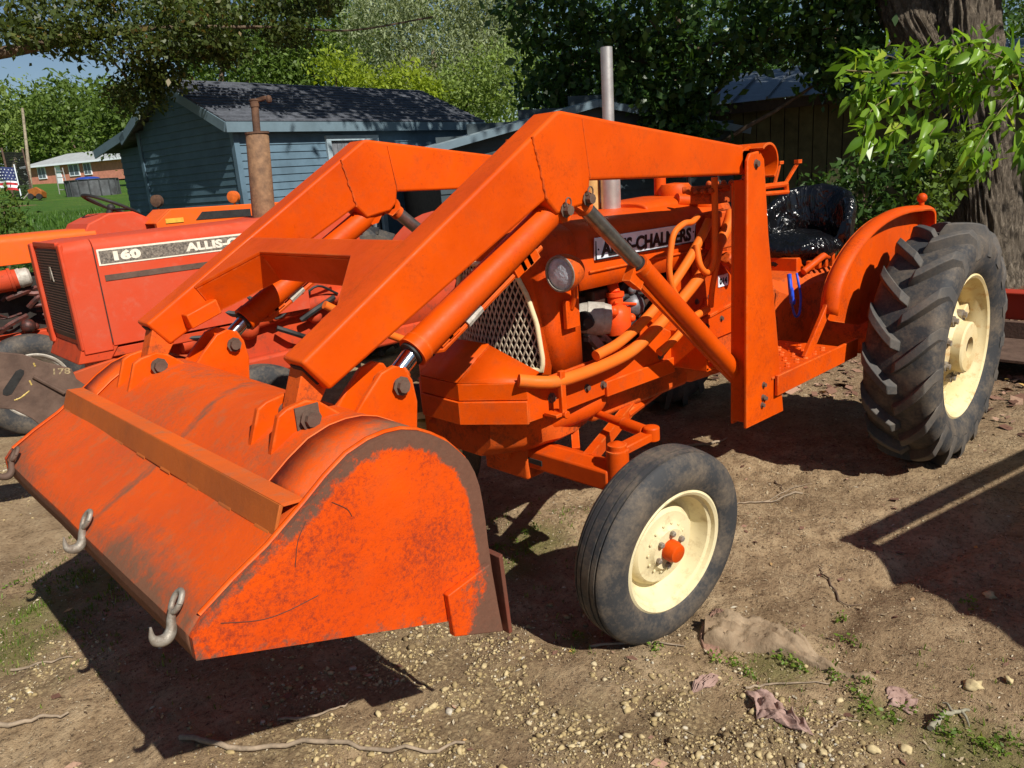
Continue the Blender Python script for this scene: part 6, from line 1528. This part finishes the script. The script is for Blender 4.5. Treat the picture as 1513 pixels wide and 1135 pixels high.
# chips of wood, straw and dry leaf
def chips(name, pts, size, mat, seed, aspect=.4, lift=.004):
    r = np.random.default_rng(seed); n = len(pts); a = r.uniform(0, 2*PI, n); L = size*np.exp(r.normal(0, .5, n))
    d = np.stack([np.cos(a), np.sin(a), r.normal(0, .22, n)], 1); s = np.stack([-np.sin(a), np.cos(a), r.normal(0, .3, n)], 1)
    c = np.stack([pts[:, 0], pts[:, 1], height(pts[:, 0], pts[:, 1])+lift], 1); w_ = (L*aspect)[:, None]; L = L[:, None]
    V = np.stack([c-d*L*.5, c+s*w_*.5+[0,0,.002], c+d*L*.5, c-s*w_*.5], 1); return fast_mesh(name, V.reshape(-1, 3), np.arange(n*4).reshape(n, 4), mat, None, r.random(n))
CHIP = tint_mat('straw and wood chips', [(0, (.10,.06,.035)), (.45, (.28,.20,.12)), (.9, (.50,.41,.27)), (1, (.62,.56,.44))])
pts = np.stack([r.uniform(-2.2, 4.3, 120000), r.uniform(-2.0, 2.3, 120000)], 1); o_ = chips('straw_litter', pts, .0062, CHIP, 8, .32); tag(o_, kind='stuff')
DRY = tint_mat('dry leaves', [(0, (.13,.06,.04)), (.5, (.34,.19,.13)), (.85, (.50,.32,.22)), (1, (.60,.38,.10))])
pts = np.concatenate([np.stack([r.uniform(-9, -.6, 9000), r.uniform(-2.5, 3.2, 9000)], 1), ]); o_ = chips('leaf_litter', pts, .05, DRY, 9, .6, .012); tag(o_, kind='stuff')
pts = np.stack([r.uniform(-.6, 4, 420), r.uniform(-1.5, 2.2, 420)], 1); o_ = chips('leaf_crumbs', pts, .02, DRY, 10, .55, .006); tag(o_, kind='stuff')
# sprouts and grass
def blades(name, pts, h, mat, seed, per=5, width=.12, lean=.6):
    r = np.random.default_rng(seed); C = np.repeat(pts, per, axis=0); n = len(C); C = C+r.normal(0, .007, (n, 2)); a = r.uniform(0, 2*PI, n); H = h*np.exp(r.normal(0, .4, n)); ln = r.uniform(.1, lean, n)*H
    z = height(C[:, 0], C[:, 1])-.002; d = np.stack([np.cos(a), np.sin(a)], 1); s = np.stack([-d[:, 1], d[:, 0]], 1)*(H*width)[:, None]
    def mk(xy, zz): return np.concatenate([xy, zz[:, None]], 1)
    V = np.stack([mk(C-s*.5, z), mk(C+s*.5, z), mk(C+d*(ln*.45)[:, None]+s*.45, z+H*.6), mk(C+d*ln[:, None], z+H*.95)], 1)
    return fast_mesh(name, V.reshape(-1, 3), np.arange(n*4).reshape(n, 4), mat, None, r.random(n))
GRS = leaf_mat('young grass', (.06,.11,.012), (.17,.27,.03), .35, .5, (.28,.30,.08))
gp_ = zone_pts(GRASS, 3000, r, .6); gp_ = gp_[vnoise(gp_[:, 0]+9, gp_[:, 1]+9, 31, .12) > .45]; o_ = blades('grass', gp_, .012, GRS, 12, 5, .2); tag(o_, kind='stuff')
SPR = [(1165,985),(1150,975),(1180,995),(1060,978),(1082,985),(1285,1040),(1290,1050),(1240,910),(1258,940),(1430,890),(1340,1045),(1260,1015),(1450,1100),(1490,1095),(1385,1072),(735,805),(775,790),(760,800),(790,785),(1110,1000),(1320,1060),(850,945),(965,965),(1232,1005),(1470,1110),(1400,1090),(60,870),(20,865)]
cs_ = []
for (a_, b_) in SPR:
    x, y = gnd(a_, b_)
    for k in range(5): q = np.array([x, y])+r.normal(0, .016, 2); cs_.append([q[0], q[1], zat(q[0], q[1])+.008+.012*r.random()])
o_ = leaf_cloud('weed_sprouts', GRS, None, np.array(cs_), 8, (.008,.008,.005), .0115, 14, -.1, .6, .35, .5); tag(o_, kind='stuff')
wp_ = np.stack([r.uniform(-7, 3, 500), r.uniform(-9, -5.6, 500)], 1); o_ = blades('weeds', wp_, .28, GRS, 19, 8, .06); tag(o_, kind='stuff')
gl = np.stack([r.uniform(-6, 4, 9000), r.uniform(-22, -8.6, 9000)], 1); o_ = blades('lawn_grass', gl, .07, leaf_mat('lawn blades', (.03,.08,.01), (.10,.20,.025), .3, .5), 23, 4, .12); o_.location.z = .02; tag(o_, kind='stuff')

# twigs
TWIG = simple('dry grey twig', (.30,.23,.16), .85, 0, .4, 25, .3); TWIGD = simple('dark twig', (.12,.08,.055), .85, 0, .4, 25, .3)
def stick(pxs, rad, label, mat=TWIG, branch=None):
    pts = [(*gnd(*p), 0) for p in pxs]; pts = smooth_path([(x, y, 0) for x, y, _ in pts], 6); pts = [(p[0]+rnd.gauss(0, .003), p[1]+rnd.gauss(0, .003), zat(p[0], p[1])+rad*1.1+.003) for p in pts]
    w = MB(); n_ = len(pts); w.tube(pts, [rad*(1-.6*i/n_)*(1+.15*rnd.random()) for i in range(n_)], 7)
    if branch:
        for bp in branch:
            q = smooth_path([(*gnd(*p), 0) for p in bp], 5); q = [(p[0], p[1], zat(p[0], p[1])+rad*1.1+.004) for p in q]; w.tube(q, [rad*.6*(1-.6*i/len(q)) for i in range(len(q))], 6)
    o_ = w.build('twig', mat, None, 60); return tag(o_, label, 'twig', 'fallen twigs on the dirt')
stick([(270,1105),(340,1112),(470,1108),(600,1116),(690,1104)], .009, 'long crooked reddish twig along the bottom edge in front of the bucket shadow', TWIG)
stick([(0,1080),(50,1072),(103,1062)], .008, 'thick pale twig at the lower left corner')
stick([(15,992),(60,985),(110,974)], .005, 'thin twig left of the bucket shadow')
stick([(410,1062),(480,1056),(525,1040)], .005, 'thin pale twig on the edge of the bucket shadow')
stick([(1240,880),(1220,850),(1210,835)], .004, 'dark twig on the bare dirt right of the front wheel', TWIGD, [[(1240,880),(1255,882),(1275,878)]])
stick([(1185,725),(1130,735),(1085,745)], .005, 'slim twig lying behind the front wheel', TWIG, [[(1130,735),(1160,722),(1200,712)]])
stick([(870,960),(940,955),(1010,962)], .005, 'twig lying just in front of the front tyre')
stick([(1100,1022),(1150,1014),(1235,1012)], .004, 'thin twig above the crumpled rag')
stick([(1010,665),(1040,660),(1075,650)], .011, 'stout twig in the shade behind the front tyre')
stick([(1225,1090),(1240,1075),(1270,1070)], .003, 'small bent twig by the end of the crumpled rag')
stick([(1145,705),(1150,712),(1158,720)], .004, 'short dark twig on the dirt below the loader post', TWIGD)
stick([(1375,1078),(1400,1060),(1430,1048)], .009, 'weathered grey forked stick near the lower right', simple('grey green stick', (.27,.25,.18), .85, 0, .3, 20, .3), [[(1408,1058),(1400,1046),(1392,1042)],[(1420,1053),(1428,1062),(1432,1074)]])

# exposed root with loose bark
RT = simple('dusty root bark', (.36,.27,.18), .9, 0, .4, 9, .6, 40, .15, (.21,.145,.09))
def root_strip(path, widths, hgts, name, label, cat, mat, seed, nu=60, nv=16):
    P = smooth_path([(*gnd(*p), 0) for p in path], 10); V = []; m = len(P); rr_ = np.random.default_rng(seed)
    for i, p in enumerate(P):
        t = i/(m-1); a = P[min(i+1, m-1)]-P[max(i-1, 0)]; a /= np.linalg.norm(a)+1e-9; s = np.array([-a[1], a[0], 0]); wd = np.interp(t, np.linspace(0, 1, len(widths)), widths); hh = np.interp(t, np.linspace(0, 1, len(hgts)), hgts)
        for j in range(nv+1):
            u = -1+2*j/nv; x, y = p[0]+s[0]*u*wd, p[1]+s[1]*u*wd
            f = math.sqrt(max(0, 1-u*u)); z = zat(x, y)-.006+hh*min(1, f*1.5)*(.9+.4*noise.noise((x*14, y*14, seed))+.45*(abs(noise.noise((u*5+seed, t*9, 2)))*2-.6)+.2*noise.noise((x*70, y*70, seed)))
            V.append((x, y, z))
    F = [(i*(nv+1)+j, i*(nv+1)+j+1, (i+1)*(nv+1)+j+1, (i+1)*(nv+1)+j) for i in range(m-1) for j in range(nv)]
    o_ = fast_mesh(name, V, F, mat, None, smooth=True); return tag(o_, label, cat)
root_strip([(1042,935),(1085,940),(1130,950),(1180,968),(1225,990),(1262,1002),(1300,1004)], [.075,.085,.06,.04,.024,.014,.006], [.055,.062,.056,.046,.034,.02,.01], 'tree_root', 'flat dusty tree root running across the dirt beside the front tyre', 'root', RT, 4)
root_strip([(1062,905),(1050,925),(1048,948),(1060,975)], [.02,.032,.034,.016], [.018,.026,.024,.012], 'bark_slab', 'curled reddish slab of bark at the thick end of the root', 'bark', simple('reddish bark', (.30,.17,.12), .85, 0, .4, 16, .8), 6)
# rags
RAG = simple('dirty pink brown cloth', (.40,.27,.23), .9, 0, .35, 18, .3, 140, .2, (.24,.15,.12))
def rag(corners, name, label, seed, hgt, n=46):
    A, B_, C_, D_ = [np.array(gnd(*p)) for p in corners]; V = []
    for i in range(n+1):
        for j in range(n+1):
            u, v = i/n, j/n; e = .10*noise.noise((u*4, v*4, seed)); u2 = .5+(u-.5)*math.sqrt(max(.02, 1-.9*(2*v-1)**2))*(1+.5*noise.noise((v*5, seed, 3))); v2 = .5+(v-.5)*math.sqrt(max(.02, 1-.75*(2*u-1)**2)); u2, v2 = u2+e*.6, v2+e*.6; q = (A*(1-u2)+B_*u2)*(1-v2)+(D_*(1-u2)+C_*u2)*v2
            ed = min(u, 1-u, v, 1-v); k = min(1, ed*6)
            fold = abs(noise.noise((u*3.2+seed, v*7, 1.3)))*1.6+.5*abs(noise.noise((u*9, v*12+seed, 4)))
            V.append((q[0], q[1], zat(q[0], q[1])+.003+hgt*k*(.25+fold)))
    F = [(i*(n+1)+j, i*(n+1)+j+1, (i+1)*(n+1)+j+1, (i+1)*(n+1)+j) for i in range(n) for j in range(n)]
    o_ = fast_mesh(name, V, F, RAG, None, smooth=True); s_ = o_.modifiers.new('cloth', 'SOLIDIFY'); s_.thickness = .002; return tag(o_, label, 'rag', 'dirty rags on the ground')
rag([(1090,1040),(1108,1010),(1228,1095),(1172,1098)], 'rag', 'largest crumpled pinkish rag lying on gravel near the bottom edge', 3, .024)
rag([(1010,1018),(1048,994),(1076,1004),(1034,1026)], 'rag', 'small dusty rag between the front tyre and the larger rag', 5, .014)
rag([(1302,1018),(1330,1010),(1372,1048),(1325,1055)], 'rag', 'flat brown rag at the far end of the root', 8, .008)
